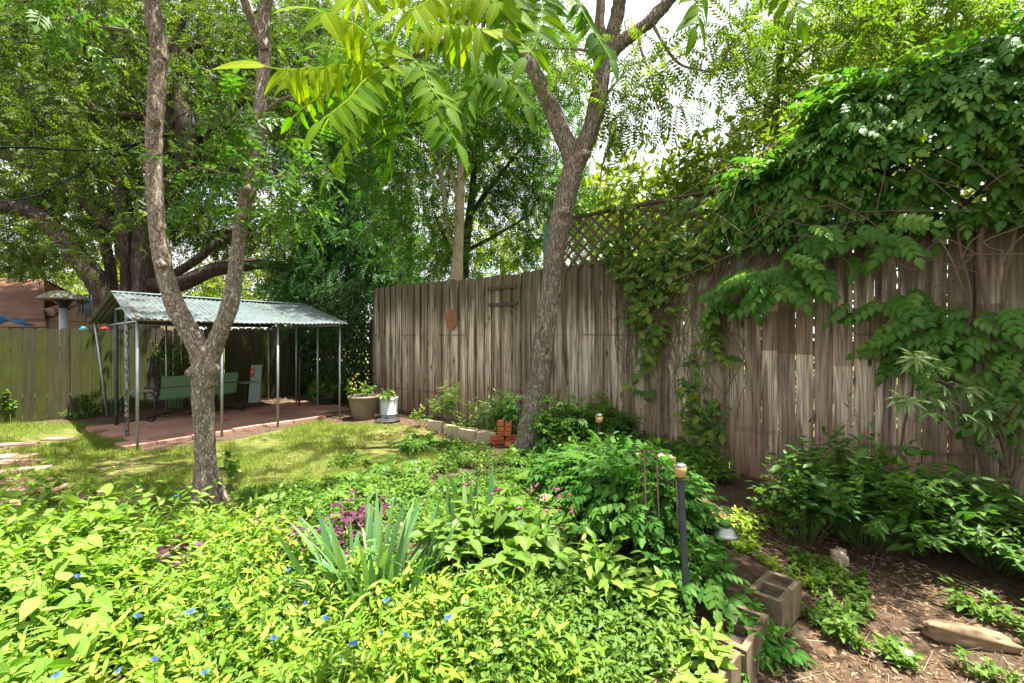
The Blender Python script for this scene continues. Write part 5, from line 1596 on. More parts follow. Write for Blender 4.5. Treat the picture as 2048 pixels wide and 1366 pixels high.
sv.tube([P(2048, 920, 3.9), P(2030, 960, 3.9), P(2026, 1010, 3.95)], [.03, .032, .035], 8, .5, step=.05)
E = np.concatenate(ends)
for _ in range(2):
    n = len(E)
    lv.scatter(TP, E + rng.normal(0, .04, (n, 3)), frames(unit(np.array([-.5, -.4, .1]) + rng.normal(0, .5, (n, 3))), unit(Z + rng.normal(0, .4, (n, 3)))) * rng.uniform(.1, .19, n)[:, None, None])
for (px, py, Y) in ((1830, 715, 3.45), (1815, 800, 3.45)):
    for k in range(3):
        a = k * 2.1; d = np.array([[math.cos(a) * .9 - .2, -.3, math.sin(a) * .6 + .15]])
        lv.scatter(TP, P(px, py, Y)[None], frames(unit(d), np.array([[0, -.6, .8]])) * .17, np.array([.9]))
lv.build('foliage', M['vitex'], t); sv.build('stems', M['twig'], t)
c = gp(3.65, 2.75)
plant('broadleaf_plant', 'large leaved pale plant at the lower right edge', 'plant', c, [((c, .32, .32, 14, 3, TLw, (.16, .26)), dict(f0=.6, out=.9))], 'big')

# by the leaning tree and along the fence
for nm, lb, px, py, Y, R, Hh, n, nl, tpl, sz, mat in (
        ('nandina_bush', 'ferny green bush right of the leaning trunk', 1125, 880, 6.3, .5, .8, 36, 8, TF9, (.16, .26), 'bush'),
        ('nandina_bush', 'taller ferny bush against the fence behind the small jar light', 1215, 860, 6.5, .5, .72, 34, 8, TF9, (.16, .26), 'bush'),
        ('nandina_bush', 'glossy bush left of the leaning trunk above the bricks', 1015, 850, 7.1, .34, .72, 26, 8, TF9, (.14, .24), 'bush'),
        ('sapling', 'thin pale green sapling at the left of the planting border', 895, 845, 7.7, .28, .85, 12, 9, TF9, (.1, .18), 'weed'),
        ('sapling', 'wispy upright sapling in the middle of the planting border', 955, 850, 7.3, .25, .8, 14, 10, TLn, (.07, .13), 'weed'),
        ('sapling', 'small leafy seedling left of the planting border', 840, 850, 8.0, .2, .4, 9, 8, TL, (.06, .1), 'weed'),
        ('sapling', 'tiny seedling close to the tall fence left end', 868, 800, 8.5, .12, .55, 5, 5, TF9, (.1, .16), 'weed'),
        ('potted_cuttings', 'pale variegated plant in the planting border', 925, 850, 7.35, .25, .32, 16, 7, TL, (.06, .1), 'big'),
        ('evergreen_shrub', 'upright dark leaved shrub with pale shoots behind the jar light', 1197, 830, 6.35, .22, 1.0, 14, 12, TL, (.08, .14), 'weed'),
        ('shrub', 'leafy shrub inside the shelter against the mossy fence', 350, 760, 10.2, .75, 1.75, 60, 16, TL, (.07, .12), 'bush'),
        ('weed', 'low broad leaved weed by the white pole in the shelter', 645, 785, 10.6, .4, .55, 14, 7, TL, (.12, .2), 'low'),
        ('weed', 'straggly weed at the foot of the mossy fence', 172, 800, 9.0, .3, .5, 14, 8, TL, (.06, .1), 'low'),
        ('weed', 'low weed near the leaning pipe post of the shelter', 146, 825, 8.8, .22, .22, 12, 6, TL, (.05, .09), 'low'),
        ('weed', 'light weed sprout high on the mossy fence at left edge', 15, 770, 8.25, .12, .75, 5, 6, TP5, (.08, .12), 'weed'),
        ('tall_weed', 'leafy weed shoot standing right of the forked trunk', 462, 960, 4.75, .14, .55, 4, 7, TLw, (.09, .15), 'weed'),
        ('fern_vine', 'ferny vine patch on the ground left of the edging stones', 830, 890, 6.5, .4, .22, 18, 5, TV, (.12, .2), 'low')):
    p = on_ground(px, 672 + EYE * FPX / Y); c = gp((px - 1024) / FPX * Y, Y)
    plant(nm, lb, 'bush' if 'bush' in nm or 'shrub' in nm else 'plant', c, [((c, R, Hh, n, nl, tpl, sz),)], mat)
for tpot, c, z, mat, R, Hh, lb, col in ((pot1, pot1c, .38, 'creeper', .3, .42, 'trailing light green plant with yellow flowers in the brown pot', 1), (pot2, pot2c, .34, 'creeper', .22, .22, 'short light green plant in the grey white pot', 0), (pot3, pot3c, .2, 'low', .35, .5, 'broad dark green plant in the low dark pot', 0)):
    cc = c + Z * z
    t = plant('potted_plant', lb, 'plant', cc, [((cc, R, Hh, 16, 6, TL, (.07, .13)), dict(droop=.3, bias=(-.3, -.1)))], mat)
    if col:
        fl = Bag(); n = 15
        q = cc + np.stack([rng.normal(-.22, .1, n), rng.normal(-.05, .1, n), rng.uniform(.2, .5, n)], -1)
        fl.scatter(t_palm(5, t_leaf(1, .7, 3), 150), q, frames(rdirs(n, 0, 1), rdirs(n)) * .035); fl.build('flowers', M['yellow'], t)

# dark green trumpet vine mound round the rod trellis
c = gp(1.0, 3.3)
t = plant('vine_mound', 'dark green trumpet vine mound tangled round the rusty rods', 'vine', c,
      [((gp(.93, 3.4), .5, .74, 80, 6, TV, (.17, .26)), dict(f0=.45)), ((gp(1.1, 2.8), .26, .36, 22, 5, TV, (.14, .22)), dict(f0=.4)), ((gp(1.0, 4.1), .6, .62, 60, 6, TV, (.18, .28)), dict(f0=.4)), ((gp(1.2, 3.45), .22, .36, 14, 5, TV, (.13, .2)), dict(f0=.4)),
       ((gp(.75, 4.6), .5, .5, 40, 5, TV, (.18, .26)), dict(f0=.4)), ((gp(1.38, 2.5), .16, .14, 8, 4, TVs, (.12, .18)), dict(f0=.4)), ((gp(1.3, 2.66), .24, .2, 16, 4, TVs, (.13, .2)), dict(f0=.4))], 'mound')
for lb, x, y, R, Hh, n, sz, mat in (('light green broad leaved sprout before the dark vine mound', .55, 2.75, .22, .42, 12, (.1, .15), 'big'), ('light green broad leaved sprout beside the tall garden light', .82, 2.62, .16, .36, 9, (.1, .15), 'big'),
                                    ('bright sprout growing out of the nearest concrete block', .99, 2.27, .13, .2, 9, (.08, .12), 'big'), ('second bright sprout at the front end of the nearest block', .8, 2.1, .12, .12, 7, (.09, .13), 'big'),
                                    ('three leaved bright sprout behind the pink flowered plant', 1.02, 4.9, .14, .3, 5, (.14, .2), 'big'), ('bright weed clump on the mulch right of the steel light', 2.05, 4.05, .22, .2, 20, (.05, .09), 'day'),
                                    ('upright weed before the left side of the large bush', 2.35, 3.95, .2, .5, 12, (.06, .1), 'weed'), ('pale leaved weed at the foot of the boards by the bush', 2.35, 5.35, .35, .25, 22, (.08, .13), 'weed'),
                                    ('weed with whitish leaves on the mulch below the creeper', 1.95, 5.35, .32, .22, 20, (.08, .12), 'big'), ('low rosette on the mulch left of the log', 2.1, 2.85, .16, .1, 10, (.07, .11), 'weed'),
                                    ('small rosette on the mulch near the white paper', 2.2, 2.62, .12, .08, 8, (.05, .09), 'weed'), ('tiny upright weed on mulch by the far block', 1.95, 2.72, .06, .16, 4, (.06, .09), 'weed'),
                                    ('weed growing over the right end of the log', 3.1, 2.6, .18, .16, 12, (.07, .11), 'weed'), ('leafy weed behind the log', 3.05, 2.95, .28, .14, 18, (.05, .09), 'weed'), ('yellow green sprig at the bottom right edge of mulch', 2.0, 2.2, .1, .08, 8, (.04, .07), 'day')):
    c = gp(x, y)
    if 'block' in lb and 'nearest' in lb or 'front end' in lb: c[2] = -.05
    plant('sprout', lb, 'plant', c, [((c, R, Hh, n, 6, TL, sz), dict(f0=.3))], mat)

# four o'clock plant with pink buds
c = gp(-.12, 3.02)
t = plant('four_oclock_plant', 'broad leaved plant with small pink trumpet buds in the bed middle', 'plant', c, [((c, .5, .52, 44, 7, TLw, (.1, .17)), dict(f0=.3)), ((gp(.1, 3.25), .4, .5, 24, 6, TLw, (.08, .13)), dict(f0=.4))], 'weed')
fb = t_leaf(1, .3, 3, .5, 0, .75)
for k in range(15):
    q = c + np.array([rng.uniform(-.3, .5), rng.uniform(-.1, .45), rng.uniform(.42, .58)])
    d = unit(rng.normal(0, 1, 3) + np.array([0, -.5, -.2]))
    b_ = Bag(); b_.tube([q, q + d * .02, q + d * .038, q + d * .05], [.003, .0035, .006, .009], 7, .5); b_.build('flower_bud', M['pink'], t, smooth=True)

# iris clump
c = gp(-.84, 2.78); t = thing('iris_clump', 'clump of grey green sword shaped iris leaves in the sunny bed', 'plant', c)
lv = Bag()
for k in range(96):
    a = rng.uniform(0, 6.283); r_ = .27 * math.sqrt(rng.random()); bse = c + np.array([r_ * math.cos(a) * 1.3, r_ * math.sin(a), 0])
    L = rng.uniform(.34, .62); dr = rng.choice([.08, .25, .6, 1.0, 1.4], p=[.15, .2, .22, .25, .18])
    d = np.array([math.cos(a) * rng.uniform(.05, .5), math.sin(a) * rng.uniform(.05, .5), 1.])
    tp_ = t_leaf(1, .075, 9, .12, 0, .45)
    V = tp_[0].copy(); y = V[:, 1]; V[:, 1] = y - dr * .25 * y ** 3; V[:, 2] -= dr * .55 * y ** 2.4
    Mx = frames(unit(d)[None], unit(np.array([[math.cos(a), math.sin(a), .3]]) * -1 + rng.normal(0, .35, (1, 3))))
    # droop bends outwards: z axis points to the clump centre
    lv.scatter((V, tp_[1], tp_[2]), bse[None], Mx * L)
lv.build('foliage', M['iris'], t)
c2 = gp(-.2, 2.98 + .35)
t = thing('iris_clump', 'few upright sword leaves behind the main clump, left of pink buds', 'plant', c2); lv = Bag()
for k in range(16):
    d = unit(np.array([rng.normal(-.05, .2), rng.normal(0, .2), 1.]))[None]
    lv.scatter(t_leaf(1, .085, 7, .1, .08, .45), (c2 + np.array([rng.normal(-.15, .1), rng.normal(0, .08), 0]))[None], frames(d, rdirs(1)) * rng.uniform(.45, .7))
lv.build('foliage', M['iris'], t)

# purple shamrock
for lb, x, y, R, n in (('purple leaved shamrock patch left of the iris clump', -1.42, 3.2, .36, 90), ('small purple shamrock patch nearer the forked trunk', -1.25, 3.75, .26, 40), ('purple shamrock sprig in the sunlit cover at left', -2.2, 3.0, .14, 14)):
    c = gp(x, y); t = thing('purple_shamrock', lb, 'plant', c); lv, sv = Bag(), Bag()
    q = c + np.stack([rng.normal(0, R * .55, n), rng.normal(0, R * .55, n), rng.uniform(.08, .22, n)], -1)
    for k in range(3):
        a = k * 2.09 + rng.uniform(0, .6, n)
        lv.scatter(t_leaf(1, .95, 3, .1, .25, .65), q, frames(np.stack([np.cos(a), np.sin(a), -.12 + 0 * a], -1), unit(Z + rng.normal(0, .3, (n, 3)))) * rng.uniform(.035, .06, n)[:, None, None])
    stems(sv, np.repeat(c[None], n, 0) + (q - c) * np.array([.5, .5, 0]), q, np.full(n, .0015))
    lv.build('foliage', M['oxalis'], t); sv.build('stems', M['oxalis'], t)


# ------------------------------------------------------------------ cover nobody could count
TLm = t_leaf(1, .36, 4, .16, .3, .38)
def weeds(name, label, pts, hh, nl, tpl, size, mat, lean=.25, elev=.35, z0=.25):
    n = len(pts); x, y = pts[:, 0], pts[:, 1]
    base = np.stack([x, y, zg(x, y)], -1)
    h = rng.uniform(*hh, n) * (.45 + 1.1 * noise2(x, y, 1.4, 88)); tip = base + np.stack([rng.normal(0, lean, n) * h, rng.normal(0, lean, n) * h, h], -1)
    a, c = Bag(), Bag(); stems(a, base, tip, np.full(n, .0018), rng.random(n) * .3)
    ph0 = rng.uniform(0, 6.283, n); Rc = rng.random(n)
    for j in range(nl):
        f = z0 + (1 - z0) * (j + rng.random(n) * .6) / nl
        p = base + (tip - base) * f[:, None]; ph = ph0 + j * 2.4 + rng.normal(0, .3, n)
        d = np.stack([np.cos(ph), np.sin(ph), elev + rng.normal(0, .4, n)], -1)
        a.scatter(tpl, p, frames(d, unit(Z + rng.normal(0, .45, (n, 3)))) * rng.uniform(*size, n)[:, None, None], np.clip(Rc * .5 + rng.random(n) * .5, 0, 1))
    return tag(a.build(name, M[mat]), label, 'ground cover', kind='stuff')


def cull(q, sc, thr, seed):
    return q[noise2(q[:, 0], q[:, 1], sc, seed) > thr]


SUN = gpoly([(-500, 1080), (100, 1070), (260, 1100), (450, 1060), (560, 1090), (640, 1150), (860, 1200), (1000, 1240), (1100, 1330), (1230, 1420), (1300, 1900), (-900, 1900), (-900, 1300)])
weeds('sunlit_groundcover', 'bright yellow green dayflower carpet filling the sunny foreground', cull(sample_poly(SUN, 5400), 2.6, .33, 41), (.06, .3), 6, TLm, (.025, .078), 'day', .35, .5)
weeds('sunlit_weeds', 'narrow leaved paler weeds mixed into the sunny foreground carpet', cull(sample_poly(SUN, 1300), 2.2, .4, 43), (.15, .36), 8, TLn, (.05, .11), 'big', .4, .4)
weeds('mixed_weeds', 'tiny leaved weeds filling between the dayflowers', cull(sample_poly(SUN, 4200), 1.7, .42, 52), (.05, .24), 9, TD, (.018, .045), 'weed', .4, .4)
litter_later = SUN
LFT = gpoly([(-500, 1100), (60, 1090), (180, 1100), (260, 1160), (250, 1300), (150, 1500), (-800, 1700)])
weeds('broad_weeds', 'taller pale broad leaved weeds crowding the lower left', sample_poly(LFT, 330), (.16, .4), 7, TLw, (.07, .13), 'big', .3, .1)
SPR = gpoly([(60, 985), (300, 1000), (420, 1040), (330, 1110), (120, 1080), (-100, 1060)])
weeds('tall_weeds', 'loose pale weed sprays rising before the lawn at left', sample_poly(SPR, 46), (.2, .42), 8, TLw, (.06, .1), 'big', .35, .1)
MID = gpoly([(860, 1230), (930, 1150), (1120, 1110), (1290, 1170), (1400, 1290), (1300, 1420), (1200, 1800), (1000, 1500)])
weeds('green_groundcover', 'small leaved green weeds carpeting the bed centre', cull(sample_poly(MID, 2900), 2., .25, 44), (.06, .24), 8, TL, (.022, .06), 'weed')
MD2 = gpoly([(460, 1000), (600, 950), (740, 900), (900, 890), (1040, 920), (1180, 960), (1250, 1010), (1180, 1080), (1000, 1060), (860, 1080), (700, 1060), (560, 1060)])
weeds('low_groundcover', 'low mixed green cover on the shady ground behind the bed', cull(sample_poly(MD2, 5200), 1.4, .5, 45), (.02, .1), 6, TD, (.025, .055), 'low')
weeds('low_weeds', 'lighter low weeds scattered behind the bed', cull(sample_poly(MD2, 2600), 1.6, .52, 47), (.04, .2), 6, TL, (.035, .075), 'weed')
MD3 = gpoly([(520, 1010), (760, 930), (1000, 930), (1170, 990), (1000, 1050), (800, 1040)])
q = cull(sample_poly(MD3, 230), 1.3, .5, 49); n = len(q)
b_ = Bag(); pos = np.stack([q[:, 0], q[:, 1], zg(q[:, 0], q[:, 1]) + rng.uniform(.03, .12, n)], -1); a = rng.uniform(0, 6.283, n)
b_.scatter(TV, pos, frames(np.stack([np.cos(a), np.sin(a), .25 + 0 * a], -1), unit(Z + rng.normal(0, .2, (n, 3)))) * rng.uniform(.18, .3, n)[:, None, None])
tag(b_.build('creeping_vine', M['low']), 'creeping pinnate vine leaves over the middle ground', 'ground cover', kind='stuff')
BCK = gpoly([(1100, 905), (1180, 890), (1420, 900), (1450, 960), (1330, 985), (1150, 960)])
weeds('vine_cover', 'mixed low foliage at the foot of the fence below the creeper', cull(sample_poly(BCK, 1100), 1.5, .35, 46), (.1, .4), 7, TL, (.05, .1), 'low', .3)
RGT = gpoly([(1560, 1060), (1700, 1090), (1900, 1150), (2100, 1190), (2150, 1290), (1850, 1270), (1640, 1200), (1560, 1130)])
weeds('shade_weeds', 'scattered low weeds on the shady mulch under the large bush', cull(sample_poly(RGT, 620), 2.2, .43, 48), (.02, .13), 6, TL, (.03, .07), 'weed')
RG2 = gpoly([(1380, 1000), (1600, 1010), (1700, 1120), (1650, 1160), (1500, 1100), (1400, 1060)])
weeds('mulch_weeds', 'few small weeds on the sunlit mulch by the steel light', cull(sample_poly(RG2, 330), 3, .47, 51), (.03, .12), 6, TL, (.03, .06), 'day')
IVG = gpoly([(1020, 905), (1180, 905), (1200, 935), (1060, 945), (1000, 930)])
weeds('ivy_cover', 'ivy creeping over the roots of the leaning tree', sample_poly(IVG, 260), (.03, .1), 5, TP5, (.05, .08), 'low')
# dayflowers
fl_t = t_join([t_xf(t_leaf(1, .95, 3, .15, .3, .6), frames(np.array([[math.sin(a), -.25, math.cos(a)]]), np.array([[0, -.9, .4]]))[0]) for a in (-.75, .75)])
DF = [(775, 995), (1068, 972), (1265, 935), (1122, 1008), (1160, 990), (870, 1238), (660, 1305), (315, 1330), (1720, 920), (1830, 1008), (1540, 1120), (1920, 1240), (1150, 1310), (990, 315), (1620, 735), (1470, 1020), (1010, 990), (440, 770)]
DF = [(x * .356, 880 + y * .356) for x, y in DF] + [(600 + x * .356, 880 + y * .356) for x, y in ((490, 680), (485, 905), (460, 1085), (595, 1100), (300, 1150), (832, 1005), (235, 1240), (920, 905))]
first = None
for i, (px, py) in enumerate(DF):
    g = on_ground(px, py); k = (g[2] + .3 - EYE) / (g[2] - EYE); q = np.array([g[0] * k, g[1] * k, g[2] + .3])
    q = P(px, py, q[1])
    if first is None:
        t = thing('dayflower', 'small blue dayflower blooming above the sunlit bed of green leaves', 'flower', q, 'blue dayflowers scattered over the bed')
        b_ = Bag(); b_.scatter(fl_t, q[None], np.eye(3)[None] * .021); b_.build('petals', M['blueflower'], t)
        b_ = Bag(); b_.tube([q, q - Z * .1, q + np.array([.02, .02, -.3])], .0016, 5); b_.build('stem', M['stem'], t)
        first = t
    else:
        r = dup(first, q, rng.uniform(-1.5, 1.5), None, rng.uniform(.75, 1.15))

# lawn grass, dead leaves, twigs
n = 90000
q = sample_poly(LAWN, n); q = q[noise2(q[:, 0], q[:, 1], 1.1, 61) + .35 * noise2(q[:, 0], q[:, 1], 4, 62) > .55]
inside = ((q - SHED0[:2]) @ E1[:2] > -.1) & ((q - SHED0[:2]) @ E1[:2] < 3.4) & ((q - SHED0[:2]) @ E2[:2] > .12) & ((q - SHED0[:2]) @ E2[:2] < 3)
q = q[~inside]; n = len(q)
b_ = Bag(); pos = np.stack([q[:, 0], q[:, 1], zg(q[:, 0], q[:, 1]) - .004], -1); a = rng.uniform(0, 6.283, n)
blade = (np.array([[-.04, 0, 0], [.04, 0, 0], [.03, .5, .05], [-.03, .5, .05], [0, 1, .25]]), [np.array([[0, 1, 2, 3]]), np.array([[3, 2, 4]])], np.array([[0, 0], [1, 0], [1, .5], [0, .5], [.5, 1]]))
b_.scatter(blade, pos, frames(np.stack([np.cos(a) * .6, np.sin(a) * .6, rng.uniform(.3, 1, n)], -1), np.stack([-np.cos(a), -np.sin(a), .6 + 0 * a], -1)) * (rng.uniform(.03, .09, n) * (.6 + .8 * noise2(q[:, 0], q[:, 1], 2.5, 63)))[:, None, None])
tag(b_.build('grass', M['grass']), 'thin patchy lawn grass before the shelter', 'grass', kind='stuff')


def litter(name, label, pts, size, tpl, mat='dry', z=.006, tilt=.5):
    n = len(pts); x, y = pts[:, 0], pts[:, 1]; a = rng.uniform(0, 6.283, n)
    b_ = Bag(); b_.scatter(tpl, np.stack([x, y, zg(x, y) + z], -1), frames(np.stack([np.cos(a), np.sin(a), rng.normal(0, .2, n)], -1), unit(Z + rng.normal(0, tilt, (n, 3)))) * rng.uniform(*size, n)[:, None, None])
    tag(b_.build(name, M[mat]), label, 'leaf litter', kind='stuff')


TDRY = t_leaf(1, .42, 4, -.35, .3, .45)
MU = gpoly([(1400, 970), (1640, 1010), (2200, 1200), (2400, 1700), (1350, 1900), (1480, 1330), (1640, 1180), (1500, 1080)])
litter('leaf_litter', 'brown dead leaves over the mulch at the lower right', sample_poly(MU, 3200), (.02, .06), TDRY)
litter('wood_chips', 'splintered bark mulch at the lower right', sample_poly(MU, 2200), (.01, .035), (np.array([[-.1, 0, 0], [.1, 0, 0], [.07, 1, .03], [-.07, 1, .03]]), [np.array([[0, 1, 2, 3]])], np.zeros((4, 2))), z=.004)
b_ = Bag(); q = sample_poly(MU, 260); n = len(q); A = np.stack([q[:, 0], q[:, 1], zg(q[:, 0], q[:, 1]) + rng.uniform(.003, .02, n)], -1); a = rng.uniform(0, 6.283, n)
L = rng.uniform(.05, .28, n); B = A + np.stack([np.cos(a) * L, np.sin(a) * L, 0 * a], -1); B[:, 2] = zg(B[:, 0], B[:, 1]) + rng.uniform(.004, .03, n)
stems(b_, A, B, rng.uniform(.0012, .0032, n)); tag(b_.build('fallen_twigs', M['deadtwig']), 'dry twigs strewn over the mulch', 'twigs', kind='stuff')
litter('bed_litter', 'dead leaves on the soil below the sunny carpet', sample_poly(SUN, 1600), (.03, .08), TDRY, z=.02)
BK = gpoly([(230, 835), (620, 790), (760, 815), (900, 835), (1040, 890), (900, 900), (700, 850), (640, 838), (300, 880), (250, 890)])
litter('leaf_litter', 'dead leaves gathered under the shelter and along the fences', cull(sample_poly(BK, 2600), 1.2, .35, 71), (.04, .09), TDRY)
LL = gpoly([(0, 880), (300, 900), (700, 850), (900, 880), (1100, 930), (700, 980), (430, 1010), (0, 1010)])
litter('lawn_leaves', 'stray dead leaves lying on the lawn', cull(sample_poly(LL, 1500), 1.4, .5, 72), (.035, .07), TDRY, z=.015)
weeds('bed_weeds', 'small weeds closing the gaps round the sword leaved clump', cull(sample_poly(gpoly([(520, 1080), (700, 1050), (900, 1080), (900, 1230), (640, 1230)]), 420), 2., .3, 91), (.04, .14), 6, TD, (.03, .06), 'weed')
MB = gpoly([(860, 1130), (1400, 1050), (1400, 1300), (1300, 1500), (900, 1500), (450, 1110)])
litter('bed_litter', 'dead leaves and mulch showing between the bed plants', sample_poly(MB, 1500), (.03, .06), TDRY)
litter('tree_litter', 'brown leaves on the ground around the leaning tree', sample_poly(gpoly([(1040, 880), (1250, 880), (1450, 930), (1400, 990), (1150, 985), (1000, 940)]), 1300), (.03, .07), TDRY)

# ------------------------------------------------------------------ walnut branch hanging into the picture from a tree behind the camera
wb = np.array([1.3, -1.6, 0.]); wb[2] = gz(wb)
wt = thing('walnut_tree', 'large compound leaves of a walnut branch hanging at the top of the view', 'tree', wb)
bt = Bag()
Lp = np.array([wb - Z * .1, wb + [.03, .05, 1.2], wb + [-.05, .25, 2.3], wb + [-.3, .9, 3.0], wb + [-.75, 1.9, 3.25], P(1040, -190, 1.7), P(990, -40, 1.62), P(900, 70, 1.5), P(800, 125, 1.4), P(765, 138, 1.36)])
bt.tube(Lp, [.12, .1, .085, .06, .04, .022, .014, .009, .006, .004], 12, .5, step=.05, wob=.05)
sec = [[P(1040, -190, 1.7), P(1085, -80, 1.75), P(1085, -20, 1.75)], [P(1040, -190, 1.7), P(1130, -90, 1.7), P(1150, -10, 1.65)], [P(1040, -190, 1.7), P(1250, -160, 1.75), P(1400, -60, 1.8), P(1500, -60, 1.8)], [P(990, -40, 1.62), P(965, 60, 1.8), P(970, 140, 1.9)], [P(1040, -190, 1.7), P(900, -120, 1.6), P(820, -30, 1.5)]]
for p in sec: bt.tube(p, np.linspace(.012, .004, len(p)), 7, .5, step=.04)
bt.build('trunk', M['bark2'], wt, smooth=True)
HL_ = t_leaf(1, .34, 9, .1, .2, .36)
HL2_ = t_leaf(1, .3, 9, .2, .45, .36)
def hero(pts, n, ll, nrm, grav, sides=(1, -1), tip=True, fwd=.35, mat='hero', R0=None):
    p, _ = smooth_path(np.array([P(*q) for q in pts]), np.ones(len(pts)), .012)
    T = unit(np.gradient(p, axis=0)); nrm = np.asarray(nrm, float)
    b_ = Bag(); b_.tube(p, np.linspace(.003, .0016, len(p)), 6, .95)
    R0 = rng.uniform(.2, .9) if R0 is None else R0
    for k in range(n):
        i = int((.16 + .84 * k / n) * (len(p) - 1))
        sd = unit(np.cross(T[i], nrm))
        for sg in sides:
            d = unit(sd * sg + T[i] * fwd - Z * grav + rng.normal(0, .12, 3))
            up = unit(nrm + Z * .2 - sd * sg * .35 + rng.normal(0, .12, 3))
            b_.scatter(HL_ if rng.random() < .6 else HL2_, p[i][None], frames(d[None], up[None]) * ll * rng.uniform(.88, 1.1) * (1 - .18 * abs(k / n - .45)), np.array([np.clip(R0 + rng.normal(0, .12), 0, 1)]))
    if tip:
        b_.scatter(HL_, p[-1][None], frames(unit(T[-1] - Z * .15)[None], nrm[None]) * ll * 1.05, np.array([R0]))
    b_.build('leaf_frond', M[mat], wt)
Nu = (0, -.85, .5); Nf = (0, -.9, .45)
hero([(765, 138, 1.36), (690, 130, 1.3), (610, 138, 1.25), (560, 138, 1.2), (530, 132, 1.18)], 7, .115, Nu, .9, R0=.95)
hero([(760, 128, 1.36), (745, 80, 1.32), (705, 46, 1.28), (665, 30, 1.24), (630, 18, 1.2)], 8, .118, (-.2, -.85, .45), .8, R0=.8)
hero([(772, 140, 1.36), (730, 160, 1.28), (698, 198, 1.22), (668, 222, 1.18), (645, 240, 1.15)], 8, .1, (-.2, -.7, .7), .5, R0=.5)
hero([(800, 125, 1.4), (840, 130, 1.34), (856, 165, 1.3), (872, 190, 1.27), (895, 215, 1.25)], 8, .082, (.2, -.85, .5), .35, R0=.45)
hero([(820, 60, 1.45), (880, 48, 1.4), (930, 55, 1.36), (985, 60, 1.33)], 7, .105, Nu, .9, R0=.9)
hero([(905, -40, 1.55), (870, -10, 1.45), (835, 15, 1.38), (805, 18, 1.33)], 6, .115, (-.2, -.8, .5), .7, R0=.95)
hero([(1085, -20, 1.75), (1084, 20, 1.68), (1078, 60, 1.62), (1065, 95, 1.58), (1050, 115, 1.55)], 8, .11, (0, -.97, .22), .15, R0=.35)
hero([(1085, -80, 1.75), (1040, -30, 1.6), (1000, 10, 1.5), (980, 50, 1.45)], 7, .1, (-.3, -.85, .4), .3, R0=.4)
hero([(1150, -10, 1.65), (1180, 50, 1.6), (1205, 90, 1.56), (1222, 118, 1.53)], 8, .085, (.25, -.85, .4), .6, R0=.05)
hero([(970, 140, 1.9), (980, 160, 1.88), (992, 180, 1.85), (1005, 200, 1.83)], 7, .11, (0, -.9, .45), .3, R0=.3)
hero([(970, 140, 1.9), (945, 175, 1.85), (925, 215, 1.8), (915, 250, 1.78)], 7, .1, (.4, -.6, .5), .6, R0=.2)
hero([(795, 150, 1.45), (800, 210, 1.5), (785, 270, 1.5), (775, 330, 1.48)], 9, .085, (.9, -.2, .2), .5, R0=.1)
hero([(850, 160, 1.45), (870, 215, 1.4), (895, 255, 1.35), (915, 285, 1.32)], 6, .1, (.5, -.5, .6), .7, R0=.25)
hero([(745, 180, 1.4), (710, 250, 1.42), (680, 305, 1.42), (655, 345, 1.42)], 7, .08, (-.4, -.6, .6), .7, R0=.6)
hero([(720, 160, 1.36), (670, 175, 1.42), (620, 205, 1.45), (585, 235, 1.48)], 7, .075, (-.1, -.95, -.3), .35, R0=.15)
hero([(1400, -60, 1.8), (1400, -20, 1.75), (1395, 30, 1.7), (1390, 55, 1.68)], 5, .12, (.5, -.6, .5), .8, R0=.3)
hero([(1500, -60, 1.8), (1555, -20, 1.75), (1590, 15, 1.7), (1600, 40, 1.68)], 5, .1, (-.4, -.6, .6), .6, R0=.3)
hero([(830, -30, 1.5), (780, -40, 1.45), (735, -20, 1.4), (700, -5, 1.36)], 7, .11, Nu, .8, R0=.85)
hero([(775, 145, 1.38), (740, 120, 1.42), (690, 100, 1.46), (640, 90, 1.5)], 7, .1, (-.1, -.8, .5), .9, R0=.45)
hero([(850, 60, 1.46), (900, 90, 1.5), (950, 100, 1.52), (1000, 110, 1.54)], 7, .1, (.1, -.8, .5), .8, R0=.3)
hero([(1010, -60, 1.6), (1020, -10, 1.6), (1015, 50, 1.58), (1000, 90, 1.55)], 8, .105, (-.2, -.9, .3), .25, R0=.3)
hero([(880, -60, 1.5), (930, -30, 1.45), (975, -5, 1.42), (1020, 15, 1.4)], 7, .11, Nu, .8, R0=.7)
hero([(790, 140, 1.4), (770, 180, 1.42), (745, 215, 1.44), (725, 260, 1.45)], 8, .085, (-.5, -.7, .5), .45, R0=.3)
hero([(970, 140, 1.9), (1000, 150, 1.85), (1030, 175, 1.82), (1050, 210, 1.8)], 7, .1, (.1, -.85, .5), .5, R0=.2)
hero([(1010, -60, 1.6), (960, -30, 1.52), (925, 10, 1.48), (905, 50, 1.45)], 7, .1, (-.2, -.6, .75), .7, R0=.65)
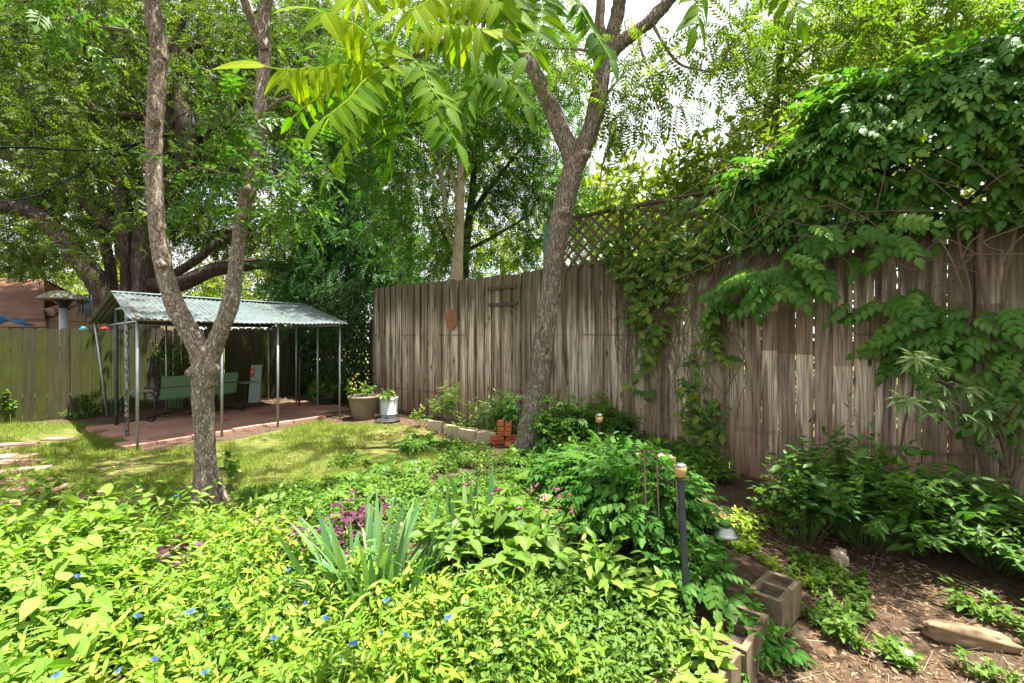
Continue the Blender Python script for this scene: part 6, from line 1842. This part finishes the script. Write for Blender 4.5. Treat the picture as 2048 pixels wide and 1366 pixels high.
# ------------------------------------------------------------------ camera, sky, sun
cam = bpy.data.cameras.new('camera'); co = bpy.data.objects.new('camera', cam); COL.objects.link(co)
cam.lens = 16; cam.sensor_width = 36; cam.clip_end = 500; cam.clip_start = .05
cam.shift_y = -(683 - HZ) / 2048
co.location = (0, 0, EYE); co.rotation_euler = (PI / 2, 0, 0)
scene.camera = co
SUNV = unit(np.array([.25, -.03, .965]))
el, az = math.asin(SUNV[2]), math.atan2(SUNV[0], SUNV[1])
w = bpy.data.worlds.new('World'); scene.world = w; w.use_nodes = True
nt = w.node_tree; nt.nodes.clear()
out = nt.nodes.new('ShaderNodeOutputWorld'); bg = nt.nodes.new('ShaderNodeBackground'); bg.inputs['Strength'].default_value = .15
sky = nt.nodes.new('ShaderNodeTexSky'); sky.sky_type = 'NISHITA'; sky.sun_disc = False; sky.sun_elevation = el; sky.sun_rotation = az
tc = nt.nodes.new('ShaderNodeTexCoord'); nz = nt.nodes.new('ShaderNodeTexNoise'); nz.inputs['Scale'].default_value = 2.6; nz.inputs['Detail'].default_value = 5; nz.inputs['Roughness'].default_value = .6
mp = nt.nodes.new('ShaderNodeMapping'); mp.inputs['Scale'].default_value = (1, 1, 1.8)
rp = nt.nodes.new('ShaderNodeValToRGB'); rp.color_ramp.elements[0].position = .28; rp.color_ramp.elements[1].position = .44
mx = nt.nodes.new('ShaderNodeMix'); mx.data_type = 'RGBA'; mx.inputs[7].default_value = (2.3, 2.32, 2.34, 1)
L = nt.links.new
L(tc.outputs['Generated'], mp.inputs['Vector']); L(mp.outputs[0], nz.inputs['Vector']); L(nz.outputs['Fac'], rp.inputs['Fac'])
L(rp.outputs['Color'], mx.inputs[0]); L(sky.outputs[0], mx.inputs[6]); L(mx.outputs[2], bg.inputs['Color']); L(bg.outputs[0], out.inputs['Surface'])
sl = bpy.data.lights.new('sun', 'SUN'); sl.energy = 5.0; sl.angle = math.radians(.5); sl.color = (1, .95, .86)
so = bpy.data.objects.new('sun', sl); COL.objects.link(so); so.location = (0, 0, 12)
from mathutils import Vector
so.rotation_euler = Vector([float(v) for v in SUNV]).to_track_quat('Z', 'Y').to_euler()
vs = scene.view_settings; scene.display_settings.display_device = 'sRGB'
vs.view_transform = 'Standard'; vs.look = 'None'; vs.gamma = 1; vs.use_curve_mapping = False; vs.exposure = 2.3
cy = scene.cycles
cy.max_bounces = 8; cy.diffuse_bounces = 4; cy.glossy_bounces = 2; cy.transmission_bounces = 6; cy.transparent_max_bounces = 8
cy.use_denoising = True; cy.caustics_reflective = False; cy.caustics_refractive = False
